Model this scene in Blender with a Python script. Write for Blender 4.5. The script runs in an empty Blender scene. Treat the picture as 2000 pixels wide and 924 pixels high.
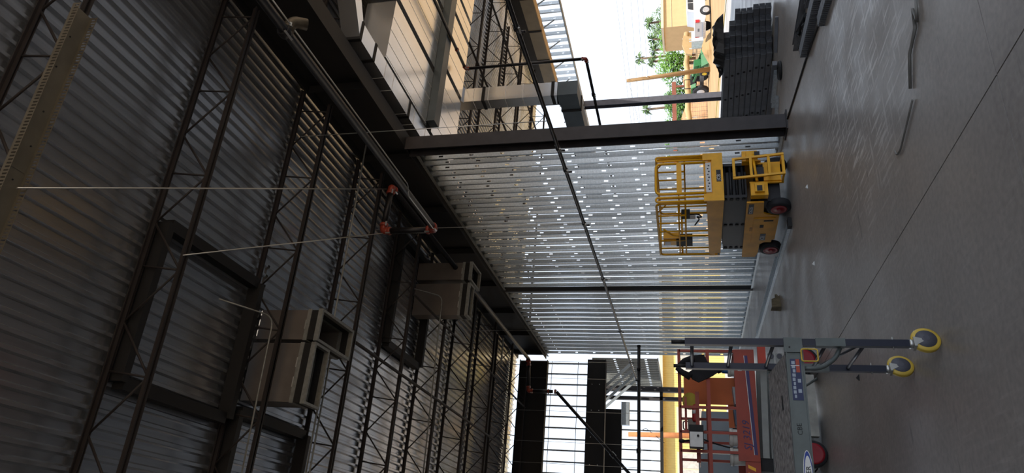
import bpy, math, random
from mathutils import Vector, Matrix
random.seed(7)
SC = bpy.context.scene
COL = SC.collection

# ------------------------------------------------------------------ camera
# the photograph lies on its side: world up points to the left of the frame
F_PX, YAW, PITCH, ROLL = 1391.5, math.radians(25.388), math.radians(13.639), math.radians(-1.450)
fw = Vector((math.sin(YAW) * math.cos(PITCH), math.cos(YAW) * math.cos(PITCH), math.sin(PITCH)))
rt0 = Vector((math.cos(YAW), -math.sin(YAW), 0)); up0 = rt0.cross(fw)
rt = math.cos(ROLL) * rt0 + math.sin(ROLL) * up0
up = -math.sin(ROLL) * rt0 + math.cos(ROLL) * up0
cd = bpy.data.cameras.new('camera'); cam = bpy.data.objects.new('camera', cd); COL.objects.link(cam)
m = Matrix.Identity(4)
for i, ax in enumerate((-up, rt, -fw)):
    for j in range(3): m[j][i] = ax[j]
m[0][3], m[1][3], m[2][3] = 0.0, 0.0, 1.65
cam.matrix_world = m
cd.sensor_fit = 'HORIZONTAL'; cd.sensor_width = 36.0; cd.lens = F_PX / 2000 * 36.0
cd.clip_start = 0.05; cd.clip_end = 600
SC.camera = cam

# ------------------------------------------------------------------ sky, sun, exposure
w = bpy.data.worlds.new('sky'); SC.world = w; w.use_nodes = True
nt = w.node_tree; nt.nodes.clear()
out = nt.nodes.new('ShaderNodeOutputWorld'); bg = nt.nodes.new('ShaderNodeBackground')
geo = nt.nodes.new('ShaderNodeTexCoord'); sep = nt.nodes.new('ShaderNodeSeparateXYZ'); ramp = nt.nodes.new('ShaderNodeValToRGB')
nt.links.new(geo.outputs['Generated'], sep.inputs[0]); nt.links.new(sep.outputs['Z'], ramp.inputs[0])
ramp.color_ramp.elements[0].position = 0.0; ramp.color_ramp.elements[0].color = (0.80, 0.88, 1.0, 1)
ramp.color_ramp.elements[1].position = 0.6; ramp.color_ramp.elements[1].color = (0.66, 0.80, 1.0, 1)
nt.links.new(ramp.outputs[0], bg.inputs['Color']); bg.inputs['Strength'].default_value = 0.58
nt.links.new(bg.outputs[0], out.inputs['Surface'])
sd = bpy.data.lights.new('sun', 'SUN'); sd.energy = 2.75; sd.angle = math.radians(0.6); sd.color = (1.0, 0.94, 0.84)
sun = bpy.data.objects.new('sun', sd); COL.objects.link(sun)
sun.rotation_euler = Vector((-0.30, 0.85, -1.45)).to_track_quat('-Z', 'Y').to_euler(); sun.location = (30, -30, 60)
vs = SC.view_settings
vs.view_transform = 'Standard'; vs.look = 'None'; vs.gamma = 1.0; vs.use_curve_mapping = False; vs.exposure = 1.42

# ------------------------------------------------------------------ helpers
def lin(c):
    return tuple(((x / 255) / 12.92 if x / 255 <= 0.04045 else ((x / 255 + 0.055) / 1.055) ** 2.4) for x in c)

MATS = {}
def mat(name, col, rough=0.6, metal=0.0, amt=0.12, scale=6.0, bump=0.0, stretch=(1, 1, 1), spec=0.5, col2=None, vary=0.0):
    """procedural surface: base colour broken up by noise towards col2 (or a darker self), optional fine relief"""
    if name in MATS: return MATS[name]
    M = bpy.data.materials.new(name); M.use_nodes = True; T = M.node_tree; P = T.nodes['Principled BSDF']
    c = lin(col); d = lin(col2) if col2 else tuple(x * (1 - amt * 2) for x in c)
    tc = T.nodes.new('ShaderNodeTexCoord'); mp = T.nodes.new('ShaderNodeMapping'); mp.inputs['Scale'].default_value = stretch
    nz = T.nodes.new('ShaderNodeTexNoise'); nz.inputs['Scale'].default_value = scale; nz.inputs['Detail'].default_value = 5
    cr = T.nodes.new('ShaderNodeValToRGB'); cr.color_ramp.elements[0].position = 0.35; cr.color_ramp.elements[1].position = 0.65
    cr.color_ramp.elements[0].color = (*d, 1); cr.color_ramp.elements[1].color = (*c, 1)
    T.links.new(tc.outputs['Object'], mp.inputs[0]); T.links.new(mp.outputs[0], nz.inputs['Vector'])
    T.links.new(nz.outputs['Fac'], cr.inputs[0]); T.links.new(cr.outputs[0], P.inputs['Base Color'])
    P.inputs['Roughness'].default_value = rough; P.inputs['Metallic'].default_value = metal
    P.inputs['Specular IOR Level'].default_value = spec
    if vary:   # each piece of a batch differs a little in tone
        oi = T.nodes.new('ShaderNodeObjectInfo'); mr = T.nodes.new('ShaderNodeMapRange'); mr.inputs['To Min'].default_value = 1 - vary; mr.inputs['To Max'].default_value = 1.0
        mx = T.nodes.new('ShaderNodeMix'); mx.data_type = 'RGBA'; mx.blend_type = 'MULTIPLY'; mx.inputs[0].default_value = 1.0
        T.links.new(oi.outputs['Random'], mr.inputs['Value']); T.links.new(cr.outputs[0], mx.inputs[6]); T.links.new(mr.outputs[0], mx.inputs[7]); T.links.new(mx.outputs[2], P.inputs['Base Color'])
    if bump:
        b = T.nodes.new('ShaderNodeBump'); b.inputs['Strength'].default_value = bump; b.inputs['Distance'].default_value = 0.02
        T.links.new(nz.outputs['Fac'], b.inputs['Height']); T.links.new(b.outputs[0], P.inputs['Normal'])
    MATS[name] = M
    return M

class B:
    def __init__(s): s.v, s.f, s.sm = [], [], []
    def add(s, vs, fs, smooth=False):
        o = len(s.v); s.v += [tuple(p) for p in vs]
        for f in fs: s.f.append([o + i for i in f]); s.sm.append(smooth)
        return s
    def obb(s, c, a, b, d):
        c, a, b, d = Vector(c), Vector(a), Vector(b), Vector(d)
        vs = [c + i * a + j * b + k * d for i in (-1, 1) for j in (-1, 1) for k in (-1, 1)]
        return s.add(vs, [(0, 1, 3, 2), (4, 6, 7, 5), (0, 4, 5, 1), (2, 3, 7, 6), (0, 2, 6, 4), (1, 5, 7, 3)])
    def box(s, x0, y0, z0, x1, y1, z1):
        return s.obb(((x0 + x1) / 2, (y0 + y1) / 2, (z0 + z1) / 2), ((x1 - x0) / 2, 0, 0), (0, (y1 - y0) / 2, 0), (0, 0, (z1 - z0) / 2))
    def bar(s, p, q, a, b, ref=(0, 0, 1)):
        """rectangular bar from p to q, a wide (across ref), b deep (along ref)"""
        p, q = Vector(p), Vector(q); d = (q - p); L = d.length; d.normalize(); r = Vector(ref)
        if abs(d.dot(r)) > 0.95: r = Vector((1, 0, 0))
        x = d.cross(r).normalized(); y = x.cross(d).normalized()
        return s.obb((p + q) / 2, d * L / 2, x * a / 2, y * b / 2)
    def ring(s, c, x, y, r, n): return [c + x * (r * math.cos(2 * math.pi * i / n)) + y * (r * math.sin(2 * math.pi * i / n)) for i in range(n)]
    def sweep(s, pts, r, n=8, closed=False, caps=True):
        P = [Vector(p) for p in pts]; N = len(P); rs = r if isinstance(r, (list, tuple)) else [r] * N
        T = []
        for i in range(N):
            a = P[i] - P[i - 1] if (i > 0 or closed) else P[1] - P[0]
            b = P[(i + 1) % N] - P[i] if (i < N - 1 or closed) else P[-1] - P[-2]
            T.append((a.normalized() + b.normalized()).normalized())
        x = T[0].orthogonal().normalized(); vs = []
        for i in range(N):
            x = (x - T[i] * x.dot(T[i])).normalized(); y = T[i].cross(x)
            k = 1.0
            if 0 < i < N - 1:
                k = 1 / max(0.5, T[i].dot((P[i] - P[i - 1]).normalized()))
            vs += s.ring(P[i], x, y, rs[i] * (1 if k > 1.3 else k), n)
        fs = []
        for i in range(N if closed else N - 1):
            for j in range(n):
                fs.append((i * n + j, i * n + (j + 1) % n, ((i + 1) % N) * n + (j + 1) % n, ((i + 1) % N) * n + j))
        s.add(vs, fs, True)
        if caps and not closed:
            o = len(s.v) - len(vs)
            s.f.append([o + j for j in reversed(range(n))]); s.f.append([o + (N - 1) * n + j for j in range(n)]); s.sm += [False, False]
        return s
    def tube(s, p, q, r, n=8): return s.sweep([p, q], r, n)
    def lathe(s, c, axis, prof, n=20):
        """prof: (radius, offset along axis)"""
        c, a = Vector(c), Vector(axis).normalized(); x = a.orthogonal().normalized(); y = a.cross(x); vs = []
        for r, h in prof: vs += s.ring(c + a * h, x, y, max(r, 1e-4), n)
        fs = [(i * n + j, i * n + (j + 1) % n, (i + 1) * n + (j + 1) % n, (i + 1) * n + j) for i in range(len(prof) - 1) for j in range(n)]
        s.add(vs, fs, True); o = len(s.v) - len(vs)
        s.f.append([o + j for j in reversed(range(n))]); s.f.append([o + (len(prof) - 1) * n + j for j in range(n)]); s.sm += [False, False]
        return s
    def prism(s, poly, o, u, v, d):
        """2-D outline poly in the (u,v) plane at o, pushed along d"""
        o, u, v, d = Vector(o), Vector(u), Vector(v), Vector(d); n = len(poly)
        a = [o + u * p[0] + v * p[1] for p in poly]; vs = a + [p + d for p in a]
        return s.add(vs, [tuple(reversed(range(n))), tuple(range(n, 2 * n))] + [(i, (i + 1) % n, n + (i + 1) % n, n + i) for i in range(n)])
    def mesh(s, name, off=(0, 0, 0)):
        me = bpy.data.meshes.new(name); me.from_pydata([(p[0] - off[0], p[1] - off[1], p[2] - off[2]) for p in s.v], [], s.f)
        me.polygons.foreach_set('use_smooth', s.sm); me.update()
        return me

def fillet(pts, r, n=5):
    """round the inner corners of a polyline"""
    P = [Vector(p) for p in pts]; o = [P[0]]
    for i in range(1, len(P) - 1):
        a = (P[i - 1] - P[i]); b = (P[i + 1] - P[i]); k = min(r, a.length * .49, b.length * .49)
        A = P[i] + a.normalized() * k; C = P[i] + b.normalized() * k
        for t in range(n + 1):
            t /= n; o.append(A * (1 - t) ** 2 + P[i] * 2 * t * (1 - t) + C * t * t)
    return o + [P[-1]]

def link(name, me, m, parent=None):
    o = bpy.data.objects.new(name, me); COL.objects.link(o)
    if me is not None and m is not None and not me.materials: me.materials.append(m)
    if parent is not None: o.parent = parent
    return o
def root_loc(p):
    while p.parent is not None: p = p.parent
    return p.location
def part(parent, name, b, m, world=False, label=None):
    """a part in the thing's own coordinates; world=True: b holds world coordinates and the thing is not rotated"""
    o = link(name, b.mesh(name, root_loc(parent) if world else (0, 0, 0)), m, parent)
    if label: o['label'] = label
    return o
def tag(o, label=None, cat=None, group=None, kind=None):
    for k, v in (('label', label), ('category', cat), ('group', group), ('kind', kind)):
        if v: o[k] = v
    return o
def thing(name, label, cat, loc=(0, 0, 0), rz=0.0, group=None, kind=None):
    o = bpy.data.objects.new(name, None); COL.objects.link(o); o.empty_display_size = 0.2
    o.location = loc; o.rotation_euler = (0, 0, rz)
    return tag(o, label, cat, group, kind)
def solo(name, b, m, label, cat, loc=(0, 0, 0), group=None, kind=None):
    """a thing that is one mesh, b in world coordinates, origin at loc"""
    o = link(name, b.mesh(name, loc), m); o.location = loc
    return tag(o, label, cat, group, kind)
def copy_tree(o, parent=None):
    c = o.copy(); COL.objects.link(c)
    if parent is not None: c.parent = parent
    for ch in list(o.children): copy_tree(ch, c)
    return c
def inst(name, me, m, parent, loc, rz=0.0):
    o = link(name, me, m, parent); o.location = loc; o.rotation_euler = (0, 0, rz)
    return o
def text(parent, s, size, o, u, v, m, name='lettering', ext=0.0008, shear=0.0, world=False):
    """lettering: starts at o, runs along u, stands along v"""
    cu = bpy.data.curves.new('t', 'FONT'); cu.body = s; cu.size = size; cu.extrude = ext; cu.shear = shear; cu.resolution_u = 2
    t = bpy.data.objects.new('t', cu); COL.objects.link(t); dg = bpy.context.evaluated_depsgraph_get()
    me = bpy.data.meshes.new_from_object(t.evaluated_get(dg)); bpy.data.objects.remove(t); me.materials.clear()
    u, v = Vector(u).normalized(), Vector(v).normalized(); n = u.cross(v); M4 = Matrix.Identity(4); o = Vector(o)
    if world: o = o - root_loc(parent)
    for i, a in enumerate((u, v, n, o)):
        for j in range(3): M4[j][i] = a[j]
    me.transform(M4)
    return link(name, me, m, parent)

# ------------------------------------------------------------------ materials
GALV = mat('galvanised_steel', (208, 216, 221), 0.34, 0.7, 0.10, 30, 0.05, vary=0.32)
GALV_D = mat('galvanised_steel_dull', (150, 152, 148), 0.5, 0.6, 0.12, 18)
DECK = mat('galvanised_deck', (186, 188, 191), 0.23, 0.85, 0.08, 3, 0.0, (6, 0.4, 1))
DUCT = mat('duct_sheet_metal', (226, 228, 230), 0.22, 0.85, 0.04, 1.6, 0.10)
DUCTSEAM = mat('duct_seam', (240, 240, 236), 0.4, 0.1, 0.03, 9)
PRIMER = mat('dark_primer_steel', (60, 56, 58), 0.6, 0.0, 0.14, 5)
JOIST = mat('joist_primer', (38, 32, 32), 0.65, 0.0, 0.16, 4)
BEAM = mat('black_primer_beam', (22, 22, 24), 0.65, 0.0, 0.14, 4)
PIPE = mat('black_iron_pipe', (34, 33, 35), 0.42, 0.3, 0.15, 8)
PIPE_RED = mat('orange_red_fitting', (150, 56, 36), 0.42, 0.0, 0.12, 14)
ROD = mat('zinc_rod', (200, 200, 196), 0.35, 0.8, 0.06, 10)
BLACK = mat('black_rubber', (26, 26, 28), 0.7, 0, 0.15, 14)
BLKSTEEL = mat('black_coated_steel', (112, 114, 119), 0.5, 0.0, 0.14, 7)
SEAL = mat('black_mastic', (22, 22, 23), 0.75, 0, 0.2, 20)
TAN_LIT = mat('bounce_tan', (196, 160, 110), 0.7, 0, 0.08, 5)  # warm light bounced off the ground, put into the colour
LIFTY = mat('lift_yellow', (250, 184, 26), 0.45, 0, 0.07, 9, 0, (1, 1, 1), 0.5)
WHITE = mat('white_decal', (225, 226, 224), 0.5, 0, 0.04, 20)
HUBRED = mat('hub_red', (150, 20, 36), 0.5, 0, 0.1, 9)

# ------------------------------------------------------------------ the floor and the ground
def concrete(name, base, light, dark, rough0, rough1, bump):
    M = bpy.data.materials.new(name); M.use_nodes = True; T = M.node_tree; P = T.nodes['Principled BSDF']; L = T.links.new
    tc = T.nodes.new('ShaderNodeTexCoord')
    def noise(scale, det, st=(1, 1, 1), rot=0.0):
        mp = T.nodes.new('ShaderNodeMapping'); mp.inputs['Scale'].default_value = st; mp.inputs['Rotation'].default_value = (0, 0, rot)
        n = T.nodes.new('ShaderNodeTexNoise'); n.inputs['Scale'].default_value = scale; n.inputs['Detail'].default_value = det
        L(tc.outputs['Object'], mp.inputs[0]); L(mp.outputs[0], n.inputs['Vector']); return n.outputs['Fac']
    def ramp(src, stops):
        r = T.nodes.new('ShaderNodeValToRGB'); e = r.color_ramp.elements
        e[0].position, e[0].color = stops[0][0], (*stops[0][1], 1); e[1].position, e[1].color = stops[-1][0], (*stops[-1][1], 1)
        for p, c in stops[1:-1]:
            x = e.new(p); x.color = (*c, 1)
        L(src, r.inputs[0]); return r.outputs[0]
    def mix(kind, fac, a, b):
        x = T.nodes.new('ShaderNodeMix'); x.data_type = 'RGBA'; x.blend_type = kind
        if isinstance(fac, float): x.inputs[0].default_value = fac
        else: L(fac, x.inputs[0])
        L(a, x.inputs[6]); L(b, x.inputs[7]); return x.outputs[2]
    big = ramp(noise(0.5, 6), [(0.3, lin(dark)), (0.5, lin(base)), (0.7, lin(light))])
    fine = ramp(noise(22, 8), [(0.3, (0.82,) * 3), (0.7, (1.08,) * 3)])
    c = mix('MULTIPLY', 1.0, big, fine)
    s1 = ramp(noise(3.0, 7, (9, .8, 1), 0.35), [(0.54, (0, 0, 0)), (0.64, (.7,) * 3)])      # trowel and drag scuffs
    s2 = ramp(noise(2.2, 7, (1.0, 8, 1), 0.2), [(0.57, (0, 0, 0)), (0.66, (.5,) * 3)])
    white = T.nodes.new('ShaderNodeRGB'); white.outputs[0].default_value = (*lin((236, 232, 228)), 1)
    blackn = T.nodes.new('ShaderNodeRGB'); blackn.outputs[0].default_value = (*lin((58, 54, 52)), 1)
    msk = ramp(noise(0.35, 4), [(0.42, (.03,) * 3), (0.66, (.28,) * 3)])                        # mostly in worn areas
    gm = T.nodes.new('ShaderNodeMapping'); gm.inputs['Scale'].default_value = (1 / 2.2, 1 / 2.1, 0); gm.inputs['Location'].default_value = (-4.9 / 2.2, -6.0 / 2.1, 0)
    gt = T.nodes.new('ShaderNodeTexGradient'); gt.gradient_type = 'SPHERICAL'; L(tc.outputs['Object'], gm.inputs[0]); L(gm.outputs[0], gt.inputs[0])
    msk = mix('ADD', 1.0, msk, ramp(gt.outputs['Fac'], [(0.05, (0, 0, 0)), (0.5, (1, 1, 1))]))   # scraped patch before the bay, whitened also for sheen from the opening
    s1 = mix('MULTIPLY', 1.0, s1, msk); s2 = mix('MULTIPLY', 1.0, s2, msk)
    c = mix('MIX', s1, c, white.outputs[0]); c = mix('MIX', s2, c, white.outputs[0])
    st = ramp(noise(1.6, 9, (1, 5, 1), -0.1), [(0.66, (0, 0, 0)), (0.74, (.5,) * 3)])
    c = mix('MIX', st, c, blackn.outputs[0])
    L(c, P.inputs['Base Color'])
    r = ramp(noise(1.3, 6), [(0.35, (rough0,) * 3), (0.65, (rough1,) * 3)]); L(r, P.inputs['Roughness'])
    b = T.nodes.new('ShaderNodeBump'); b.inputs['Strength'].default_value = bump; b.inputs['Distance'].default_value = 0.01
    L(noise(9, 8), b.inputs['Height']); L(b.outputs[0], P.inputs['Normal'])
    return M
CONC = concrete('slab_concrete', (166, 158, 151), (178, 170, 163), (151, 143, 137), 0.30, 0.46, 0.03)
JOINT = mat('joint_filler', (30, 28, 27), 0.9)
floor = thing('floor', 'grey concrete slab floor with sawn joints', None, kind='structure')
part(floor, 'joint_filler', B().box(-12, -10, -0.30, 19.4, 34, -0.012), JOINT)
jx, jy, g = 2.588, 3.58, 0.005
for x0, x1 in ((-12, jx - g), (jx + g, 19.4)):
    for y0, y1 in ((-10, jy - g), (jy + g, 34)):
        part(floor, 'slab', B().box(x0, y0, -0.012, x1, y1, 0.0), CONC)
SAND = mat('sandy_ground', (166, 133, 90), 0.95, 0, 0.1, 0.6, 0.3, col2=(152, 120, 80))
gb = B(); gb.add([(-300, -300, -.9), (300, -300, -.9), (300, 300, -.9), (-300, 300, -.9)], [(0, 1, 2, 3)])
tag(link('ground', gb.mesh('ground'), SAND), 'sunlit sandy ground around the building', None, kind='structure')

# ------------------------------------------------------------------ unseen sides behind and left of the camera, closed to dim the left
SHEATH = mat('wall_board', (120, 116, 110), 0.85, 0, 0.08, 1.5)
tag(link('wall_left', B().box(-12.2, -5, 0, -12.0, 24.9, 7.735).mesh('wall_left'), SHEATH), 'plain grey sheathed wall on the left of the hall', None, kind='structure')
tag(link('wall_back', B().box(-12.0, -5.2, 0, -2.5, -5.0, 7.735).mesh('wall_back'), SHEATH), 'plain grey sheathed wall behind the camera', None, kind='structure')
# ------------------------------------------------------------------ roof deck
ceiling = thing('ceiling', 'ribbed galvanised roof deck seen from below', None, kind='structure')
pitch = 0.155; prof = []
for k in range(6):
    x = k * pitch
    prof += [(x, 0.04), (x + 0.078, 0.04), (x + 0.098, 0.0), (x + 0.135, 0.0)]
prof.append((6 * pitch, 0.04))
def deck_mesh(y0, y1):
    b = B()
    b.add([(x, y0, z) for x, z in prof] + [(x, y1, z) for x, z in prof], [(i, i + 1, len(prof) + i + 1, len(prof) + i) for i in range(len(prof) - 1)])
    return b.mesh('deck_sheet')
dk_full = deck_mesh(-5, 24.9); dk_near = deck_mesh(-5, 8.75); dk_far = deck_mesh(8.81, 24.9)   # three sheets are cut at the near roof unit
XS = -12.0; k = 0
while XS < 17.9:
    if XS < 3.12 and XS + 6 * pitch > 1.75:
        inst('deck_sheet', dk_near, DECK, ceiling, (XS, 0, 7.738)); inst('deck_sheet', dk_far, DECK, ceiling, (XS, 0, 7.738))
    else: inst('deck_sheet', dk_full, DECK, ceiling, (XS, 0, 7.738))
    XS += 6 * pitch
b = B(); b.box(-12, -5, 7.80, 17.95, 8.75, 7.86); b.box(-12, 8.81, 7.80, 17.95, 24.9, 7.86); b.box(-12, 8.75, 7.80, 1.75, 8.81, 7.86); b.box(3.12, 8.75, 7.80, 17.95, 8.81, 7.86)
part(ceiling, 'roof_board', b, mat('roof_board', (150, 146, 138), 0.9))

# ------------------------------------------------------------------ bar joists
CH = 0.10
def joist_kind(x0, x1, nodes, bx0, bx1):
    """meshes of one bar joist spanning x0..x1: double-angle chords, verticals and inverted-V web bars"""
    t = B(); bo = B()
    for s in (-1, 1):
        t.box(x0, s * .008, 7.72, x1, s * .045, 7.735); t.box(x0, s * .008, 7.675, x1, s * .018, 7.735)
        bo.box(bx0, s * .008, 7.145, bx1, s * .045, 7.157); bo.box(bx0, s * .008, 7.145, bx1, s * .018, 7.205)
    return t.mesh('top_chord'), bo.mesh('bottom_chord')
wv = B().tube((0, 0, 7.17), (0.06, 0, 7.70), .012, 6).mesh('web_bar')
wd1 = B().tube((0, 0, 7.17), (0.61, 0, 7.70), .014, 6).mesh('web_bar')
wd2 = B().tube((0, 0, 7.17), (-0.61, 0, 7.70), .014, 6).mesh('web_bar')
in_nodes = [6.36 - 1.22 * i for i in range(9)]
out_nodes = [8.3 + 1.22 * i for i in range(8)]
inT, inB_ = joist_kind(-5.6, 6.82, None, -5.4, 6.5)
ouT, ouB_ = joist_kind(6.95, 17.8, None, 7.3, 17.5)
ordn = ['first', 'second', 'third', 'fourth', 'fifth', 'sixth', 'seventh', 'eighth', 'ninth', 'tenth', 'eleventh', 'twelfth']
def joist(Y, T, Bo, nodes, lab, grp, xb):
    j = thing('bar_joist', lab, 'joist', (xb, Y, 7.145), 0, grp)
    def put(n, me, x): o = link(n, me, JOIST, j); o.location = (x - xb, 0, -7.145)
    put('top_chord', T, 0); put('bottom_chord', Bo, 0)
    for x in nodes:
        put('web_bar', wv, x); put('web_bar', wd2, x)
        if x + .61 < 6.85 or 7 < x < 17: put('web_bar', wd1, x)
YJ = [1.93 + 2.21 * i for i in range(11)]
for i, Y in enumerate(YJ):
    if i == 0: l = 'dark steel bar joist under the roof deck, behind the slotted track, nearest the camera'
    elif i == 1: l = 'dark steel bar joist with the slotted galvanised track fixed under it'
    else: l = 'dark steel bar joist over the hall, %s beyond the slotted track' % ordn[i - 2]
    joist(Y, inT, inB_, in_nodes, l, 'bar joists over the hall', 0.0)
for i, Y in enumerate(YJ[2:]):
    joist(Y, ouT, ouB_, out_nodes, 'brown steel bar joist over the open side bay, %s from the camera' % ordn[i], 'bar joists over the side bay', 12.0)
# ------------------------------------------------------------------ girders and columns
def ibeam(p, q, h, wd, tf=0.025, tw=0.016, ref=(0, 0, 1)):
    """W section from p to q; p,q run along the middle of the section"""
    p, q = Vector(p), Vector(q); d = (q - p).normalized(); r = Vector(ref); x = d.cross(r).normalized(); y = r
    b = B(); c = (p + q) / 2; L = (q - p) / 2
    b.obb(c + y * (h / 2 - tf / 2), L, x * wd / 2, y * tf / 2); b.obb(c - y * (h / 2 - tf / 2), L, x * wd / 2, y * tf / 2)
    b.obb(c, L, x * tw / 2, y * (h / 2 - tf))
    return b
def girder(name, p, q, h, wd, lab, m=BEAM, stiff=None):
    t = thing(name, lab, 'beam', tuple(Vector(p) - Vector((0, 0, h / 2))))
    part(t, 'beam_section', ibeam(p, q, h, wd), m, True)
    if stiff:
        for y in stiff:
            part(t, 'stiffener', B().box(p[0] - wd / 2 + .01, y - .006, p[2] - h / 2 + .026, p[0] + wd / 2 - .01, y + .006, p[2] + h / 2 - .026), m, True)
    return t
girder('roof_girder', (6.92, -5, 7.12), (6.92, 24.6, 7.12), 1.06, 0.30, 'deep black roof girder running along the top of the stud wall', stiff=YJ)
girder('roof_girder', (-5.6, -5, 7.12), (-5.6, 24.6, 7.12), 1.06, 0.30, 'deep black roof girder at the far left ends of the joists')
girder('roof_girder', (17.80, -5, 6.98), (17.80, 24.6, 6.98), 0.9, 0.26, 'black roof girder along the outer edge of the side bay')
eg = girder('end_girder', (-5.6, 24.72, 7.05), (6.74, 24.72, 7.05), 1.02, 0.26, 'black end girder above the bright clerestory studs')
def column(x, y, h, wx, wy, lab, m=PRIMER, z0=0.0):
    t = thing('steel_column', lab, 'column', (x, y, z0))
    b = B(); tf = .016
    b.box(-wx / 2, -wy / 2, .02, wx / 2, -wy / 2 + tf, h); b.box(-wx / 2, wy / 2 - tf, .02, wx / 2, wy / 2, h); b.box(-.006, -wy / 2 + tf, .02, .006, wy / 2 - tf, h)
    part(t, 'column_shaft', b, m)
    part(t, 'base_plate', B().box(-wx / 2 - .05, -wy / 2 - .05, 0, wx / 2 + .05, wy / 2 + .05, .02), m)
    return t
column(6.85, 10.45, 6.59, .26, .27, 'brown-black steel column at the near end of the stud wall')
column(17.86, 24.85, 6.53, .26, .26, 'grey steel column standing alone at the outer slab edge', mat('grey_primer', (84, 84, 92), .6))
column(17.86, 10.45, 6.53, .26, .26, 'grey steel column of the outer bay edge beyond the frame', MATS['grey_primer'])

# ------------------------------------------------------------------ stud wall
wall = thing('wall_right', 'tall wall of bare galvanised steel studs without sheathing', None, (6.85, 10.6, 0), kind='structure')
def stud_mesh(h, dep=.092, fl=.041, hole=True, first=.55, step=.61, name='stud'):
    """C stud: web across X with oval-ish punch-outs, flanges along +Y"""
    b = B(); zs = [0.0]
    hz = []
    z = first
    while z < h - .3 and hole: hz.append(z); z += step
    xs = (0, dep * .34, dep * .66, dep)
    def q(xa, xb, za, zb): b.add([(xa, 0, za), (xb, 0, za), (xb, 0, zb), (xa, 0, zb)], [(0, 1, 2, 3)])
    q(xs[0], xs[1], 0, h); q(xs[2], xs[3], 0, h)
    prev = 0
    for z in hz:
        q(xs[1], xs[2], prev, z - .042); prev = z + .042
    q(xs[1], xs[2], prev, h)
    for x in (0, dep):
        b.add([(x, 0, 0), (x, fl, 0), (x, fl, h), (x, 0, h)], [(0, 1, 2, 3)])
        s = .012 if x == 0 else -.012
        b.add([(x, fl, 0), (x + s, fl, 0), (x + s, fl, h), (x, fl, h)], [(0, 1, 2, 3)])
    return b.mesh(name)
H_W = 6.55
sm1, sm2 = stud_mesh(H_W), stud_mesh(H_W, dep=.105, first=.70)
Y = 10.72 - 10.6; n = 0
while Y + 10.6 < 24.45:
    inst('stud', sm1, GALV, wall, (0.0, Y + random.uniform(-.008, .008), 0))
    inst('stud', sm2, GALV, wall, (0.120, Y + random.uniform(-.012, .012), 0))
    Y += .406; n += 1
def chan(x0, y0, x1, y1, z0, z1, wdt):
    b = B(); return b.box(x0, y0, z0, x1, y1, z1)
for xo in (0, .112):
    t = B(); t.box(xo - .003, .02, 0, xo + .095, 13.95, .003); t.box(xo - .003, .02, 0, xo - .001, 13.95, .05); t.box(xo + .093, .02, 0, xo + .095, 13.95, .05)
    part(wall, 'bottom_track', t, GALV)
    t = B(); t.box(xo - .003, .02, H_W, xo + .095, 13.95, H_W + .003); t.box(xo - .003, .02, H_W - .06, xo - .001, 13.95, H_W); t.box(xo + .093, .02, H_W - .06, xo + .095, 13.95, H_W)
    part(wall, 'top_track', t, GALV_D)
part(wall, 'tube_post', B().box(-.02, 7.30, 0, .10, 7.40, H_W), BEAM, label='dark steel tube post between the galvanised studs')

# ------------------------------------------------------------------ end framing of the hall and the small canopy beyond it
DKGALV = mat('backlit_galv_stud', (120, 124, 126), 0.5, 0.5, 0.12, 14)  # galvanised steel coloured dark, as studs look against the sky
endw = thing('wall_end', 'open end wall: thin steel studs above and below a black header', None, (0, 24.72, 0), kind='structure')
cl = stud_mesh(1.44, first=.5, step=.6)
X = 6.62
while X > -5.4:
    inst('stud', cl, DKGALV, endw, (X, .05, 5.10), math.radians(-90)); X -= .376
for z, a in ((6.36, .010), (5.42, .010)):
    part(endw, 'bridging_bar', B().tube((-5.5, -.07, z), (6.7, -.07, z + .02), a, 6), DKGALV)
part(endw, 'header_beam', B().box(-5.6, -.12, 4.48, 6.78, .12, 5.10), BEAM)
part(endw, 'header_flange', B().box(-5.6, -.16, 4.455, 6.78, .16, 4.48), BEAM)
for z in (4.66, 4.92):
    for i in range(7): part(endw, 'bolt', B().lathe((5.9 - i * .9, -.12, z), (0, -1, 0), [(.016, 0), (.016, .012)], 6), ROD)
can = thing('wall_canopy', 'framing of a small canopy beyond the end wall', None, (0, 29.0, 0), kind='structure')
part(can, 'header_beam', B().box(-4.5, -.12, 4.27, 5.95, .12, 5.0), BEAM)
part(can, 'lower_header', B().box(-4.5, -.08, 2.66, 6.7, .08, 2.78), BEAM)
lo = stud_mesh(1.49, first=.5, step=.6)
X = 5.9
while X > -4.3:
    inst('stud', lo, DKGALV, can, (X, .05, 2.78), math.radians(-90)); X -= .376
part(can, 'canopy_post', B().box(6.70, -.1, 0, 6.89, .1, 5.0), PRIMER)
part(can, 'canopy_post', B().box(6.36, -.08, 0, 6.50, .08, 5.0), PRIMER)
part(can, 'shade_soffit', B().box(-4.5, -.9, 5.02, 6.8, .35, 5.08), BEAM)  # unseen strip added to shade the header; the rest left open for light
part(can, 'galvanised_box', B().box(5.3, -.35, 3.95, 6.2, -.15, 4.27), GALV)
for yy in (-3.3, -2.2, -1.1): part(can, 'canopy_purlin', B().box(-4.5, yy - .04, 5.0, 6.8, yy + .04, 5.18), BEAM)
fas = stud_mesh(2.3, dep=.10, first=.4, step=.55); Yf = -4.0
while Yf < -.15:
    inst('stud', fas, GALV_D, can, (6.86, Yf, 2.70)); Yf += .25
part(can, 'bottom_track', B().box(6.85, -4.05, 2.665, 6.97, -.12, 2.70), GALV_D)
for i in range(4):
    y = -3.75 + i * .80
    part(can, 'kicker_brace', B().bar((5.62, y, 4.93), (6.84, y, 3.62), .02, .10, (0, 0, 1)), GALV)

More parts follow.
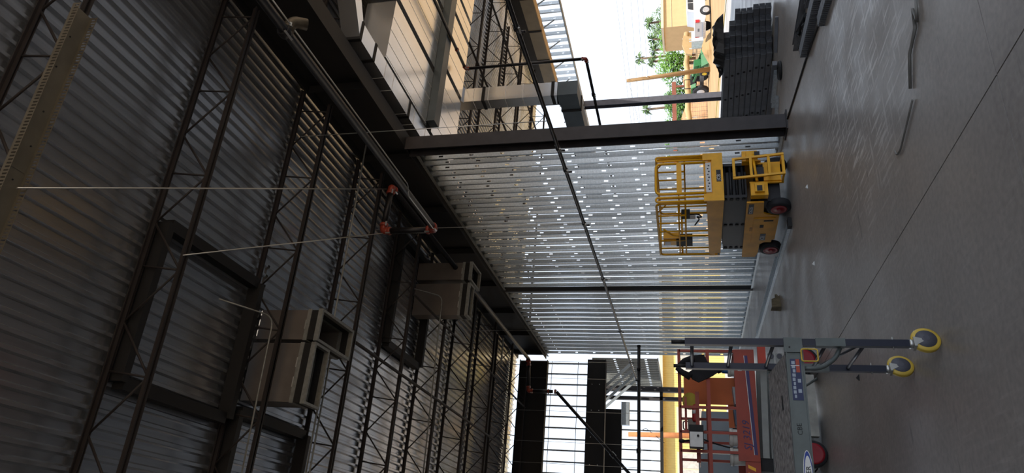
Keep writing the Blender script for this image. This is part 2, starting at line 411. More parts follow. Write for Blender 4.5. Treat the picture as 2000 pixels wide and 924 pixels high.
# ------------------------------------------------------------------ outer edge of the side bay: short hanging studs
fz = thing('wall_fascia', 'row of short galvanised studs hanging over the open side bay', None, (17.86, 10, 5.70), kind='structure')
fm = stud_mesh(.80, dep=.14, fl=.05, first=.30, step=.9); Yf = -14.8
while Yf + 10 < 30:
    inst('stud', fm, GALV, fz, (-.07, Yf, 0)); Yf += .385
part(fz, 'bottom_track', B().box(-.075, -16, -.05, .075, 20, 0), GALV_D)
part(fz, 'top_track', B().box(-.075, -16, .80, .075, 20, .83), GALV_D)
Yf = -14.8
while Yf < 18:
    part(fz, 'kicker_brace', B().bar((-.08, Yf, .30), (-.55, Yf, .85), .05, .02), GALV_D); Yf += 1.155

# ------------------------------------------------------------------ slotted track under the second joist
tr = thing('slotted_track', 'slotted galvanised track screwed under a bar joist, nearest the camera overhead', 'track', (0, 4.10, 7.06))
TRK = mat('zinc_plate_warm', (118, 112, 98), 0.5, 0.45, 0.1, 5)
part(tr, 'web_plate', B().box(-4.0, -.105, .07, 4.42, .105, .073), TRK)
for s in (-1, 1):
    fl = B(); fl.box(-4.0, s * .105 - .0015, .045, 4.42, s * .105 + .0015, .073); fl.box(-4.0, s * .105 - .0015, -.012, 4.42, s * .105 + .0015, -.004)
    x = -4.0
    while x < 4.41: fl.box(x, s * .105 - .0015, -.004, x + .017, s * .105 + .0015, .045); x += .034
    part(tr, 'slotted_flange', fl, TRK)
part(tr, 'splice_plate', B().box(2.70, -.09, .066, 2.84, .09, .070), TRK)
for x in (0.6, 1.15, 1.7, 2.25, 2.60, 2.95, 3.3, 3.75, 4.1):
    part(tr, 'screw', B().lathe((x, random.uniform(-.05, .05), .070), (0, 0, -1), [(.008, 0), (.008, .006)], 8), BLACK)

# ------------------------------------------------------------------ sheet-metal ducts
def duct(lab, x0, y0, z0, x1, y1, z1, seams_x=(), seams_y=(), name='sheet_metal_duct', m=DUCT, flanges=()):
    t = thing(name, lab, 'duct', ((x0 + x1) / 2, (y0 + y1) / 2, z0))
    part(t, 'duct_body', B().box(x0, y0, z0, x1, y1, z1), m, True)
    for x in seams_x: part(t, 'seam', B().box(x - .005, y0 + .01, z0 - .003, x + .005, y1 - .01, z0), DUCTSEAM, True)
    for y in seams_y:
        part(t, 'seam', B().box(x0 - .003, y - .004, z0 - .003, x1 + .003, y + .004, z1), DUCTSEAM, True)
    for y in flanges:
        part(t, 'mastic_band', B().box(x0 - .012, y - .03, z0 - .012, x1 + .012, y + .03, z1 + .005), SEAL, True)
    return t
ZD = 6.5
duct('wide duct with long seams, first of the near row from the stud wall', 7.62, 8.83, ZD, 8.86, 10.88, 7.05, (7.66, 7.93, 8.22, 8.50))
duct('wide duct with long seams, second of the near row from the stud wall', 9.00, 8.2, ZD, 10.42, 10.88, 7.05, (9.3, 9.62, 9.95, 10.2))
duct('wide duct with long seams, third of the near row from the stud wall', 10.56, 7.4, ZD, 11.9, 10.88, 7.05, (10.9, 11.3))
duct('wide duct with long seams, first of the far row beside the stud wall', 7.66, 11.18, ZD, 9.36, 12.62, 7.05, (7.95, 8.3, 8.65, 9.0))
duct('wide duct with long seams, second of the far row beside the sprinkler drop', 9.50, 11.18, ZD, 10.96, 12.62, 7.05, (9.9, 10.3, 10.65))
duct('narrow far-row duct next to the outermost one', 11.10, 11.18, ZD, 11.55, 12.62, 7.05, (11.33,))
duct('outermost duct of the far row over the open side', 11.68, 11.18, ZD, 13.2, 12.62, 7.05, (12.0, 12.4, 12.8))
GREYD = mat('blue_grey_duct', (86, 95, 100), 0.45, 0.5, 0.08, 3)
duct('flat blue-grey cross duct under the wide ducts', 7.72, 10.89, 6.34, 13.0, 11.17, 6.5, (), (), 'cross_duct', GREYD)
dA = duct('narrow duct along the girder, closest to the stud wall', 7.24, 7.95, ZD, 7.56, 11.55, 6.80, (), (8.9, 9.25, 9.95, 10.3, 10.9), 'sheet_metal_duct', DUCT, (8.45, 10.05, 11.4))
bd = B(); bd.prism([(7.24, 7.93), (7.56, 7.93), (8.95, 7.0), (8.75, 6.72)], (0, 0, ZD), (1, 0, 0), (0, 1, 0), (0, 0, .30))
part(dA, 'angled_branch', bd, DUCT, True)
part(dA, 'mastic_band', B().box(7.225, 7.90, ZD - .012, 7.575, 7.96, 6.805), SEAL, True)
vd = thing('duct_drop', 'square galvanised duct dropping from the wide ducts and turning along the bay', 'duct', (9.63, 12.85, 3.87))
part(vd, 'vertical_duct', B().box(9.45, 12.70, 4.32, 9.81, 13.02, 6.62), DUCT, True)
part(vd, 'top_elbow', B().prism([(12.63, 6.52), (12.72, 6.46), (13.02, 6.62), (13.02, 6.98), (12.64, 6.98)], (9.43, 0, 0), (0, 1, 0), (0, 0, 1), (.40, 0, 0)), DUCT, True)
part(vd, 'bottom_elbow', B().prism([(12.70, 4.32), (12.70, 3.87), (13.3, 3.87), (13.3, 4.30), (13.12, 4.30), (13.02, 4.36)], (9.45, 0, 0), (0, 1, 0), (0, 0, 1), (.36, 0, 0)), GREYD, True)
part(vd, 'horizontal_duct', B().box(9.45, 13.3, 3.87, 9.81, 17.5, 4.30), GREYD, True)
for z in (4.75, 5.1, 5.5, 5.9, 6.25): part(vd, 'seam', B().box(9.444, 12.694, z - .006, 9.816, 13.026, z + .006), DUCTSEAM, True)
for z in (4.42, 6.02): part(vd, 'mastic_band', B().box(9.435, 12.685, z - .035, 9.825, 13.035, z + .035), SEAL, True)
part(vd, 'mastic_band', B().box(9.435, 13.27, 3.855, 9.825, 13.34, 4.315), SEAL, True)
td = thing('tan_lit_duct', 'long duct with a painted tan-lit bottom along the outer edge of the side bay', 'duct', (16.15, 14, 6.08))
Yt = 6.0; tm = mat('duct_side_warm', (150, 136, 112), 0.6, 0.2, 0.08, 3)
while Yt < 21.0:
    y1 = min(Yt + 1.46, 21.4); o = part(td, 'duct_section', B().box(16.0, Yt + .02, 6.09, 16.34, y1 - .02, 6.50), tm, True)
    part(td, 'joint_band', B().box(15.985, y1 - .03, 6.075, 16.355, y1 + .03, 6.515), SEAL, True); Yt += 1.5
    part(td, 'lit_bottom', B().box(16.0, y1 - 1.44, 6.07, 16.34, y1 - .03, 6.09), TAN_LIT, True)  # duct underside tinted as if lit from the ground

# ------------------------------------------------------------------ roof-unit duct drops
WARMG = mat('warm_grey_sheet', (118, 112, 107), 0.45, 0.4, 0.08, 3)
def open_duct(lab, x0, y0, x1, y1, z0, z1, grp):
    t = thing('roof_unit_duct', lab, 'duct', ((x0 + x1) / 2, (y0 + y1) / 2, z0), 0, grp); k = .02
    def shell(nm, za, zb, m, g=0.0):
        b = B(); b.box(x0 - g, y0 - g, za, x1 + g, y0 + k, zb); b.box(x0 - g, y1 - k, za, x1 + g, y1 + g, zb)
        b.box(x0 - g, y0 + k, za, x0 + k, y1 - k, zb); b.box(x1 - k, y0 + k, za, x1 + g, y1 - k, zb); return part(t, nm, b, m, True)
    shell('duct_shell', z0 + .24, z1, WARMG); shell('fabric_collar', z0 + .07, z0 + .18, SEAL)
    shell('lower_flange', z0, z0 + .07, GALV_D, .018); shell('upper_flange', z0 + .18, z0 + .24, GALV_D, .012)
    for i in range(2 if x1 - x0 > .6 else 1):
        xc = x0 + (x1 - x0) * (i + 1) / (3 if x1 - x0 > .6 else 2)
        part(t, 'cleat', B().box(xc - .07, y0 - .016, z0 + .235, xc + .07, y0, z0 + .25), ROD, True)
    return t
G1 = 'roof unit duct drops'
open_duct('open square duct drop under the near roof unit, the right one of two', 2.66, 8.84, 3.10, 9.86, 6.72, 7.72, G1)
open_duct('open oblong duct drop under the near roof unit, the left one of two', 1.77, 8.82, 2.60, 9.22, 6.72, 7.72, G1)
open_duct('open duct drop under the far roof unit next to the stud wall', 5.80, 14.45, 6.22, 15.15, 6.40, 7.72, G1)
open_duct('open duct drop under the far roof unit, further from the stud wall', 4.95, 14.45, 5.70, 14.75, 6.40, 7.72, G1)
def angle_frame(lab, x0, y0, x1, y1):
    t = thing('roof_opening_frame', lab, 'frame', ((x0 + x1) / 2, (y0 + y1) / 2, 7.52))
    for a in ((x0, y0 - .05, x1, y0 + .05), (x0, y1 - .05, x1, y1 + .05)): part(t, 'cross_angle', B().box(a[0], a[1], 7.54, a[2], a[3], 7.73), BEAM, True)
    for x in (x0, x1): part(t, 'long_angle', B().box(x - .07, y0 + .05, 7.58, x + .07, y1 - .05, 7.73), BEAM, True)
    return t
angle_frame('black steel frame around the roof opening of the near roof unit', 1.45, 6.45, 3.35, 8.46)
angle_frame('black steel frame in the roof behind the near duct drops', 0.3, 8.68, 1.6, 10.6)
angle_frame('black steel frame around the roof opening of the far roof unit', 3.9, 13.1, 6.3, 15.05)

# ------------------------------------------------------------------ pipes
def coupling(t, c, ax, r, m=PIPE_RED, wdt=.05):
    c, a = Vector(c), Vector(ax).normalized(); R = r * 1.38
    o = part(t, 'coupling', B().lathe(c - a * wdt / 2, a, [(R * .9, 0), (R, wdt * .2), (R, wdt * .8), (R * .9, wdt)], 14), m, True)
    s = a.orthogonal().normalized()
    for k in (-1, 1): part(o, 'bolt', B().obb(c + s * (R * 1.08 * k), a * wdt * .75, s * .012, a.cross(s) * .012), ROD, True)
def elbow(t, c, d1, d2, r, m=PIPE_RED):
    """90-degree grooved elbow: pipe arrives along d1 (towards c), leaves along d2"""
    c, d1, d2 = Vector(c), Vector(d1).normalized(), Vector(d2).normalized(); k = r * 2.2
    part(t, 'elbow', B().sweep(fillet([c - d1 * k, c, c + d2 * k], k, 6), r * 1.12, 12), m, True)
    coupling(t, c - d1 * k, d1, r, m, r); coupling(t, c + d2 * k, d2, r, m, r)
R4 = .056
mainp = thing('riser_pipe', 'thick black sprinkler main with orange-red elbows below the roof girder', 'pipe', (5.2, 4, 5.84))
part(mainp, 'pipe_run', B().tube((5.2, -4, 5.99), (5.2, 10.48, 5.90), R4, 12), PIPE, True)
elbow(mainp, (5.2, 10.6, 5.90), (0, 1, 0), (0, 0, 1), R4)
part(mainp, 'pipe_rise', B().tube((5.2, 10.6, 6.02), (5.2, 10.6, 6.76), R4, 12), PIPE, True)
elbow(mainp, (5.2, 10.6, 6.88), (0, 0, 1), (1, 0, 0), R4)
part(mainp, 'pipe_offset', B().tube((5.32, 10.6, 6.88), (5.98, 10.6, 6.86), R4, 12), PIPE, True)
elbow(mainp, (6.1, 10.6, 6.86), (1, 0, 0), (0, 1, 0), R4)
part(mainp, 'pipe_run', B().tube((6.1, 10.72, 6.86), (6.1, 22.2, 6.70), R4, 12), PIPE, True)
elbow(mainp, (6.05, 22.3, 6.70), (0, 1, 0), (-1, 0, 0), R4)
part(mainp, 'pipe_offset', B().tube((5.9, 22.3, 6.70), (5.2, 22.3, 6.66), R4, 12), PIPE, True)
elbow(mainp, (5.08, 22.3, 6.66), (-1, 0, 0), (0, 0, -1), R4)
part(mainp, 'pipe_drop', B().tube((5.08, 22.3, 6.52), (5.08, 22.3, 5.86), R4, 12), PIPE, True)
for z in (6.0, 5.78): coupling(mainp, (5.08, 22.3, z), (0, 0, 1), R4)
part(mainp, 'sloping_pipe', B().tube((5.08, 22.3, 5.74), (2.2, 23.2, 2.9), R4 * .9, 12), PIPE, True)
coupling(mainp, (3.3, 22.86, 3.98), (-2.88, .9, -2.84), R4 * .9, PIPE, .12)
coupling(mainp, (5.2, 5.46, 5.945), (0, 1, 0), R4, PIPE, .10)
part(mainp, 'stub_elbow', B().sweep(fillet([(5.2, 5.5, 5.94), (5.38, 5.5, 5.93), (5.42, 5.62, 5.80)], .10, 6), R4 * 1.2, 12), mat('dull_iron', (96, 88, 74), .5, .5, .15, 10), True)
coupling(mainp, (5.28, 5.5, 5.94), (1, 0, 0), R4, MATS['dull_iron'], .03)
pipe_glint = thing('conduit', 'thin bright line added as the highlight of the thick sprinkler main', 'conduit', (5.28, 4, 5.82))  # added bright strand standing in for the highlight on the main
part(pipe_glint, 'highlight_run', B().tube((5.275, -4, 5.93), (5.275, 9.0, 5.86), .010, 8), ROD, True)
part(pipe_glint, 'highlight_offset', B().sweep(fillet([(5.275, 9.0, 5.86), (5.275, 9.12, 5.86), (5.12, 9.2, 5.86), (5.12, 10.1, 5.85), (5.12, 10.4, 5.85)], .05, 4), .009, 8), ROD, True)
br = thing('sprinkler_pipe', 'long black sprinkler pipe crossing in front of the stud wall and the column', 'pipe', (5.5, 8, 3.3))
part(br, 'pipe_run', B().sweep([(5.5, -3, 3.53), (5.5, 6.1, 3.44), (5.5, 13.75, 3.32), (5.5, 22.2, 3.235)], .028, 10), PIPE, True)
for y, z in ((6.1, 3.44), (8.66, 3.40), (9.28, 3.39), (11.14, 3.36), (13.75, 3.32), (17.3, 3.285), (20.2, 3.255)):
    coupling(br, (5.5, y, z), (0, 1, 0), .028, PIPE, .06)
    part(br, 'outlet', B().tube((5.5, y + .06, z), (5.5, y + .06, z - .09), .016, 8), PIPE, True)
part(br, 'elbow', B().sweep(fillet([(5.5, 22.2, 3.235), (5.5, 22.34, 3.23), (5.5, 22.36, 3.16)], .05, 4), .034, 10), PIPE, True)
cr = thing('cross_main', 'black pipe crossing the hall before the end wall, ending at the stud wall', 'pipe', (3, 22.45, 3.1))
part(cr, 'pipe_run', B().tube((-4, 22.45, 3.13), (6.62, 22.45, 3.17), .052, 12), PIPE, True)
part(cr, 'pipe_cap', B().tube((6.62, 22.45, 3.17), (6.68, 22.45, 3.17), .06, 12), BLACK, True)
for x in (5.9, 3.4): coupling(cr, (x, 22.45, 3.165), (1, 0, 0), .05, PIPE, .10)
dp = thing('sprinkler_drop', 'black sprinkler pipe under the wide ducts dropping and turning along the open bay', 'pipe', (9.9, 12.1, 3.55))
part(dp, 'pipe_run', B().tube((9.86, 4, 6.32), (9.90, 12.03, 6.30), .033, 10), PIPE, True)
elbow(dp, (9.90, 12.10, 6.30), (0, 1, 0), (0, 0, -1), .033)
part(dp, 'pipe_drop', B().tube((9.90, 12.10, 6.23), (9.90, 12.10, 3.68), .033, 10), PIPE, True)
elbow(dp, (9.90, 12.10, 3.61), (0, 0, -1), (0, 1, 0), .033)
part(dp, 'pipe_run', B().tube((9.90, 12.17, 3.61), (9.90, 18.2, 3.58), .033, 10), PIPE, True)
coupling(dp, (9.90, 11.45, 6.30), (0, 1, 0), .033, PIPE_RED, .05)
coupling(dp, (9.90, 13.4, 3.605), (0, 1, 0), .033, PIPE, .05)
# bent grey conduits at the roof units
def conduit(lab, pts, r=.014):
    return solo('bent_conduit', B().sweep(fillet(pts, .16, 6), r, 8), GALV_D, lab, 'conduit', pts[0])
conduit('bent grey conduit in front of the near duct drops', [(2.80, 7.55, 7.50), (2.80, 8.26, 7.12), (-2.5, 8.40, 7.08)], .011)
conduit('straight grey conduit along the joist behind the near duct drops', [(6.70, 9.82, 7.10), (3.4, 9.86, 7.10), (-2.5, 9.95, 7.10)])
conduit('straight twin conduit running beside the grey one behind the near duct drops', [(3.3, 9.93, 7.08), (0, 9.98, 7.08), (-2.5, 10.05, 7.08)])
conduit('bent grey conduit at the far duct drops', [(5.3, 13.7, 7.45), (5.3, 14.2, 6.95), (-2.5, 14.3, 6.85)])
# hanger rods and brace wires
def rod(lab, p, q, r=.006, name='hanger_rod', cat='rod'):
    return solo(name, B().tube(p, q, r, 6), ROD, lab, cat, q)
rod('thin brace rod from the slotted track down to the elbow of the sprinkler main', (2.52, 4.12, 7.05), (6.06, 10.60, 6.95), .008, 'brace_rod')
rod('thin brace rod from a joist to the riser of the sprinkler main', (2.86, 6.30, 7.14), (5.14, 10.56, 6.86), .008, 'brace_rod')
rod('hanger rod holding the long sprinkler pipe in front of the ducts', (5.5, 7.95, 7.14), (5.5, 7.95, 3.44))
rod('hanger rod between the main elbow and the long sprinkler pipe', (5.5, 11.14, 7.30), (5.5, 11.14, 3.39))
for i, (x, y) in enumerate(((6.1, 22.45), (5.55, 22.45), (4.5, 22.45), (3.55, 22.45), (2.9, 22.45))):
    rod('thin hanger rod holding the cross pipe before the end wall, %s from the stud wall' % ordn[i], (x, y, 7.3), (x, y, 3.20), .005)
rod('hanger rod of the long sprinkler pipe near the dark wall post', (5.5, 17.3, 7.3), (5.5, 17.3, 3.31), .005)
# bridging angles between the joists
for i, (x, y0, y1, z) in enumerate(((0.4, 15.3, 24.5, 7.1), (3.2, 10.8, 21.8, 7.12), (4.9, 12.98, 24.0, 7.12), (9.5, 12.98, 24.0, 7.12), (12.5, 8.6, 24.0, 7.12), (15.2, 8.6, 24.0, 7.12))):
    solo('joist_bridging', B().box(x - .03, y0, z, x + .03, y1, z + .012).box(x - .03, y0, z - .05, x - .022, y1, z), JOIST, 'steel bridging angle under the joists, %s from the left' % ordn[i], 'angle', (x, y0, z), 'bridging angles')
for i, (x0, x1, y) in enumerate(((5.3, 6.1, 19.9), (3.8, 4.6, 21.0), (2.3, 3.2, 21.0))):
    solo('strut_channel', B().box(x0, y, 6.98, x1, y + .04, 7.02), GALV_D, 'short strut channel hanging under the far joists, %s from the stud wall' % ordn[i], 'channel', (x0, y, 6.98), 'strut channels under the far joists')

# ------------------------------------------------------------------ yellow scissor lift beside the stud wall
PANELY = mat('lift_yellow_panel', (236, 166, 24), 0.5, 0, 0.1, 4)
ARM = mat('scissor_black', (34, 36, 42), 0.5, 0.2, 0.12, 6)
RUBBER = mat('tyre_rubber', (40, 40, 44), 0.8, 0, 0.15, 12)
def wheel(t, c, axis, r, wdt, hub, hubmat, name='wheel'):
    c, a = Vector(c), Vector(axis).normalized()
    o = part(t, name, B().lathe(c - a * wdt / 2, a, [(r * .80, 0), (r * .95, wdt * .06), (r, wdt * .25), (r, wdt * .75), (r * .95, wdt * .94), (r * .80, wdt)], 28), RUBBER)
    part(o, 'hub', B().lathe(c + a * (wdt / 2 - .006), a, [(hub, 0), (hub, .012), (hub * .86, .008), (hub * .3, .008), (hub * .25, .02)], 24), hubmat)
    return o
J = thing('scissor_lift', 'yellow scissor lift, lowered, parked beside the stud wall', 'scissor lift', (5.50, 10.40, 0), math.radians(2.5))
side = [(.16, .68), (2.12, .65), (2.12, .42), (2.02, .40), (1.92, .385), (1.62, .385), (1.50, .28), (1.44, .15), (.60, .15), (.55, .34), (.50, .40), (.16, .42)]
for sx, nm in ((0.0, 'side_panel'), (.78, 'side_panel')):
    p_ = part(J, nm, B().prism(side, (sx, 0, 0), (0, 1, 0), (0, 0, 1), (.03, 0, 0)), PANELY)
    if sx == 0:
        door = part(p_, 'battery_door', B().box(-.012, .66, .20, 0, 1.52, .54), PANELY)
        for a, b_, z0, z1 in ((.72, .76, .23, .38),): part(p_, 'vent_slot', B().box(-.016, a, z0, -.012, b_, z1), BLACK)
        part(p_, 'latch', B().box(-.018, .88, .37, -.012, .97, .43), BLACK)
        part(p_, 'logo_plate', B().box(-.015, 1.20, .31, -.012, 1.44, .40), mat('logo_blue_black', (42, 48, 58), .5))
        text(p_, 'JCB', .10, (-.0165, 1.43, .325), (0, -1, 0), (0, 0, 1), WHITE)
        part(p_, 'model_plate', B().box(-.004, .20, .565, 0, .52, .645), ARM)
        text(p_, 'S2632E', .075, (-.006, .50, .578), (0, -1, 0), (0, 0, 1), WHITE)
        text(p_, '1131', .075, (-.002, 1.12, .535), (0, -1, 0), (0, 0, 1), ARM)
part(J, 'chassis', B().box(.05, .20, .16, .77, 2.05, .50), ARM)
part(J, 'axle_housing', B().box(.06, .02, .36, .30, .14, .62).box(.10, -.03, .42, .26, .02, .56), LIFTY)
part(J, 'axle_housing', B().box(.70, .02, .48, .90, .14, .72).box(.72, -.03, .54, .86, .02, .66), LIFTY)
for x in (.16, .80): part(J, 'recess_plate', B().box(x - .05, -.034, .45, x + .05, -.03, .53), ARM)
st = B()
for x in (.36, .72): st.bar((x, -.12, .10), (x, -.02, .88), .035, .035, (0, 1, 0)); st.bar((x, .14, .10), (x, .14, .62), .03, .03, (0, 1, 0)); st.bar((x, -.12, .12), (x, .14, .12), .03, .03)
lad = part(J, 'entry_ladder', st, LIFTY)
for z in (.12, .33, .60, .86): part(lad, 'rung', B().box(.375, -.135 + z * .10, z - .02, .705, -.075 + z * .10, z + .02), LIFTY)
part(lad, 'kick_plate', B().box(.375, .10, .14, .705, .13, .40), LIFTY)
part(lad, 'hydraulic_block', B().box(.44, .02, .40, .58, .10, .58), ARM)
part(lad, 'latch_tube', B().tube((.30, -.02, .52), (.80, -.02, .56), .022, 8), LIFTY)
for x, y in ((.03, .34), (.79, .34), (.03, 1.80), (.79, 1.80)):
    wheel(J, (x, y, .185), (-1 if x < .4 else 1, 0, 0), .185, .13, .125, HUBRED)
for x in (.10, .70):
    for k in range(4):
        z0 = .72 + .094 * k
        part(J, 'scissor_arm', B().prism([(.14, z0 - .047), (1.98, z0 - .112), (1.98, z0 - .018), (.14, z0 + .047)], (x, 0, 0), (0, 1, 0), (0, 0, 1), (.05, 0, 0)), ARM)
        for y, dz in ((.20, 0), (1.06, -.03), (1.92, -.06)):
            part(J, 'pivot_pin', B().lathe((x - .012 if x < .4 else x + .05, y, z0 + dz), (1, 0, 0), [(.03, 0), (.03, .012)], 12), BLACK)
for k in range(4):
    part(J, 'cross_tube', B().tube((.15, .18, .72 + .094 * k), (.70, .18, .72 + .094 * k), .026, 10), ARM)
part(J, 'gap_blocker', B().prism([(.22, .66), (1.90, .58), (1.90, 1.0), (.22, 1.045)], (.17, 0, 0), (0, 1, 0), (0, 0, 1), (.46, 0, 0)), ARM)  # dark block added to stop sky showing between the arms
part(J, 'hydraulic_cylinder', B().tube((.42, .3, .70), (.42, 1.6, .92), .05, 12), ARM)
part(J, 'platform_floor', B().box(-.03, 0, 1.05, .85, 1.96, 1.08), ARM)
sk = B().prism([(0, 1.035), (1.86, 1.035), (1.86, 1.13), (1.96, 1.13), (1.96, 1.22), (1.72, 1.24), (0, 1.30)], (-.035, 0, 0), (0, 1, 0), (0, 0, 1), (.012, 0, 0))
part(J, 'toe_board', sk, PANELY); part(J, 'toe_board', B().box(.84, 0, 1.035, .852, 1.96, 1.25), PANELY)
part(J, 'toe_board', B().box(-.03, 1.948, 1.04, .85, 1.96, 1.22), PANELY)
fp = part(J, 'front_panel', B().box(-.04, -.03, 1.03, .86, 0, 1.20).box(-.04, -.03, 1.20, .09, 0, 1.34).box(.73, -.03, 1.20, .86, 0, 1.34), LIFTY)
part(fp, 'warning_label', B().box(.13, -.012, 1.215, .69, -.004, 1.30), WHITE)
for i in range(9):
    part(fp, 'label_pictogram', B().box(.17 + i * .056, -.0135, 1.235 + (i % 2) * .018, .195 + i * .056, -.012, 1.262 + (i % 2) * .012), mat('decal_ink', (70, 72, 84), .6))
part(fp, 'gate_sill', B().box(.10, -.004, 1.20, .72, .03, 1.33), PANELY)
part(fp, 'logo_plate', B().box(.31, -.034, 1.065, .53, -.03, 1.135), ARM)
text(fp, 'JCB', .078, (.325, -.0355, 1.074), (1, 0, 0), (0, 0, 1), WHITE)
def rail(pts, r=.019, fil=.08, nm='guard_rail', m=LIFTY): return part(J, nm, B().sweep(fillet(pts, fil, 5), r, 8), m)
rail([(.12, -.01, 1.30), (.12, -.01, 2.09), (.70, -.01, 2.09), (.70, -.01, 1.30)], .022, .09, 'front_gate')
part(J, 'gate_crossbar', B().box(.12, -.03, 1.68, .70, -.005, 1.76), LIFTY)
for x0, x1 in ((-.02, .06), (.76, .84)):
    rail([(x0, 0, 1.28), (x0, 0, 2.09), (x1, 0, 2.09), (x1, 0, 1.28)], .018, .06, 'corner_post')
for x in (-.02, .84):
    rail([(x, .06, 1.28), (x, .06, 2.09), (x, 1.92, 2.09), (x, 1.92, 1.18)], .02, .09)
    for z in (1.74, 1.63): rail([(x, .06, z), (x, 1.92, z)], .014)
    for y in (.46, .72, 1.02, 1.36, 1.66): rail([(x, y, 1.22), (x, y, 2.08)] if y in (1.02, 1.66) else [(x, y, 1.64), (x, y, 2.08)], .015)
    rail([(x, .10, 1.94), (x, .34, 2.08)], .012)
for z in (2.09, 1.70): rail([(-.02, 1.93, z), (.84, 1.93, z)], .018)
rail([(-.02, .94, 2.0), (-.02, 1.18, 1.85), (-.02, 1.2, 1.24)], .018)
cb = part(J, 'control_box', B().box(-.01, 1.28, 1.74, .10, 1.56, 2.02), LIFTY)
part(cb, 'document_holder', B().box(-.03, 1.32, 1.52, .09, 1.58, 1.80), BLACK)
part(cb, 'instruction_label', B().box(-.014, 1.42, 1.90, -.01, 1.54, 2.0), WHITE)
ct = part(J, 'charger_box', B().box(.02, .50, 1.56, .12, .66, 1.70), BLACK)
part(ct, 'cable_loop', B().sweep(fillet([(.05, .56, 1.56), (.02, .50, 1.42), (.04, .66, 1.36), (.02, .58, 1.46), (.05, .72, 1.40), (.03, .9, 1.48)], .06, 4), .012, 6), BLACK)
part(ct, 'charger_face', B().box(.0, .53, 1.47, .02, .63, 1.56), WARMG)

# ------------------------------------------------------------------ orange-red scissor lift behind the scaffold
RED = mat('lift_orange_red', (158, 56, 34), 0.5, 0, 0.10, 6)
PURPLE = mat('stripe_purple', (52, 36, 96), 0.5)
LGREY = mat('lift_grey', (150, 152, 148), 0.6, 0, 0.10, 5)
S = thing('scissor_lift', 'orange-red scissor lift with grey base, loaded with tools, behind the scaffold', 'scissor lift', (2.05, 10.1, 0))
def SW(nm, b, m, par=None, lab=None): return part(par or S, nm, b, m, True, lab)
SW('base_frame', B().box(1.36, 9.80, .14, 2.84, 10.45, .30), LGREY)
SW('module_tray', B().box(1.74, 9.70, .08, 2.52, 9.82, .36), mat('dirty_white_panel', (176, 174, 166), .7, 0, .2, 5))
for i in range(4): SW('scuff_mark', B().box(1.9 + i * .14, 9.697, .26 - .02 * (i % 2), 1.905 + i * .14, 9.70, .35), BLACK)
def swheel(x, y, s):
    o = SW('wheel', B().lathe((x, y - .06 * s, .165), (0, s, 0), [(.13, 0), (.158, .008), (.165, .03), (.165, .09), (.158, .112), (.13, .12)], 26), RUBBER)
    SW('hub', B().lathe((x, y + .055 * s, .165), (0, s, 0), [(.128, 0), (.128, .012), (.10, .008), (.03, .008)], 24), HUBRED, o)
for x in (2.72, 1.53):
    swheel(x, 9.76, -1); swheel(x, 10.46, 1)
for k in range(3):
    z = .46 + .105 * k
    for y in (9.78, 10.40):
        a = SW('scissor_arm', B().prism([(2.82, z - .03), (2.82, z + .05), (1.46, z + .09), (1.46, z + .01)], (0, y, 0), (1, 0, 0), (0, 0, 1), (0, .04, 0)), LGREY)
        SW('pivot_pin', B().lathe((2.78, y - .012, z + .01), (0, 1, 0), [(.035, 0), (.035, .012)], 12), MATS['grey_primer'], a)
SW('scissor_end', B().box(1.30, 9.80, .42, 1.46, 10.44, .80), BLACK)
SW('platform_floor', B().box(1.20, 9.74, .80, 2.84, 10.50, .84), BLACK)
tb = SW('toe_board', B().box(1.40, 9.70, .80, 2.845, 9.73, 1.06), RED)
SW('toe_board', B().box(1.20, 10.50, .82, 2.845, 10.52, 1.02), RED); SW('toe_board', B().box(2.82, 9.73, .80, 2.845, 10.50, 1.06), RED)
SW('extension_panel', B().box(1.05, 9.71, .80, 1.40, 9.74, .98), RED)
for i in range(3): SW('hazard_band', B().prism([(1.28 - i * .09, .86), (1.32 - i * .09, .86), (1.36 - i * .09, .95), (1.32 - i * .09, .95)], (0, 9.708, 0), (1, 0, 0), (0, 0, 1), (0, .002, 0)), LIFTY)
SW('purple_stripe', B().prism([(2.76, .885), (1.48, .825), (1.48, .865), (2.76, .925)], (0, 9.698, 0), (1, 0, 0), (0, 0, 1), (0, .002, 0)), PURPLE, tb)
SW('white_pinstripe', B().prism([(2.76, .925), (1.48, .865), (1.48, .871), (2.76, .931)], (0, 9.6975, 0), (1, 0, 0), (0, 0, 1), (0, .002, 0)), WHITE, tb)
text(tb, 'SJ 3219', .125, (1.53, 9.6965, .895), (1, 0, .045), (-.045, 0, 1), PURPLE, shear=.25, world=True)
SW('small_decal', B().box(2.55, 9.698, .965, 2.61, 9.70, 1.015), WHITE, tb)
SW('entry_step', B().box(2.60, 9.60, .66, 2.92, 9.68, .76), mat('step_red', (196, 58, 30), .5))
def srail(pts, r=.019, fil=.06): return SW('guard_rail', B().sweep(fillet(pts, fil, 4), r, 8), RED)
for y in (9.72, 10.51):
    SW('top_rail', B().box(1.05, y - .017, 1.755, 2.84, y + .017, 1.79), RED); SW('mid_rail', B().box(1.05, y - .02, 1.375, 2.84, y + .02, 1.42), RED)
    for x in (2.82, 2.06, 1.74, 1.50): SW('rail_post', B().box(x - .017, y - .017, .98, x + .017, y + .017, 1.77), RED)
SW('inner_rail', B().box(1.75, 9.76, 1.68, 2.2, 9.78, 1.71), RED)
for z in (1.77, 1.40): SW('end_rail', B().box(2.80, 9.72, z - .016, 2.84, 10.51, z + .016), RED)
ORANGE = mat('orange_sheet', (206, 104, 48), 0.6, 0, 0.08, 4)
SW('orange_guard_panel', B().box(2.26, 10.44, 1.02, 2.64, 10.46, 1.72), ORANGE)
SW('orange_guard_panel', B().box(1.95, 10.46, 1.0, 2.6, 10.48, 1.12), ORANGE)
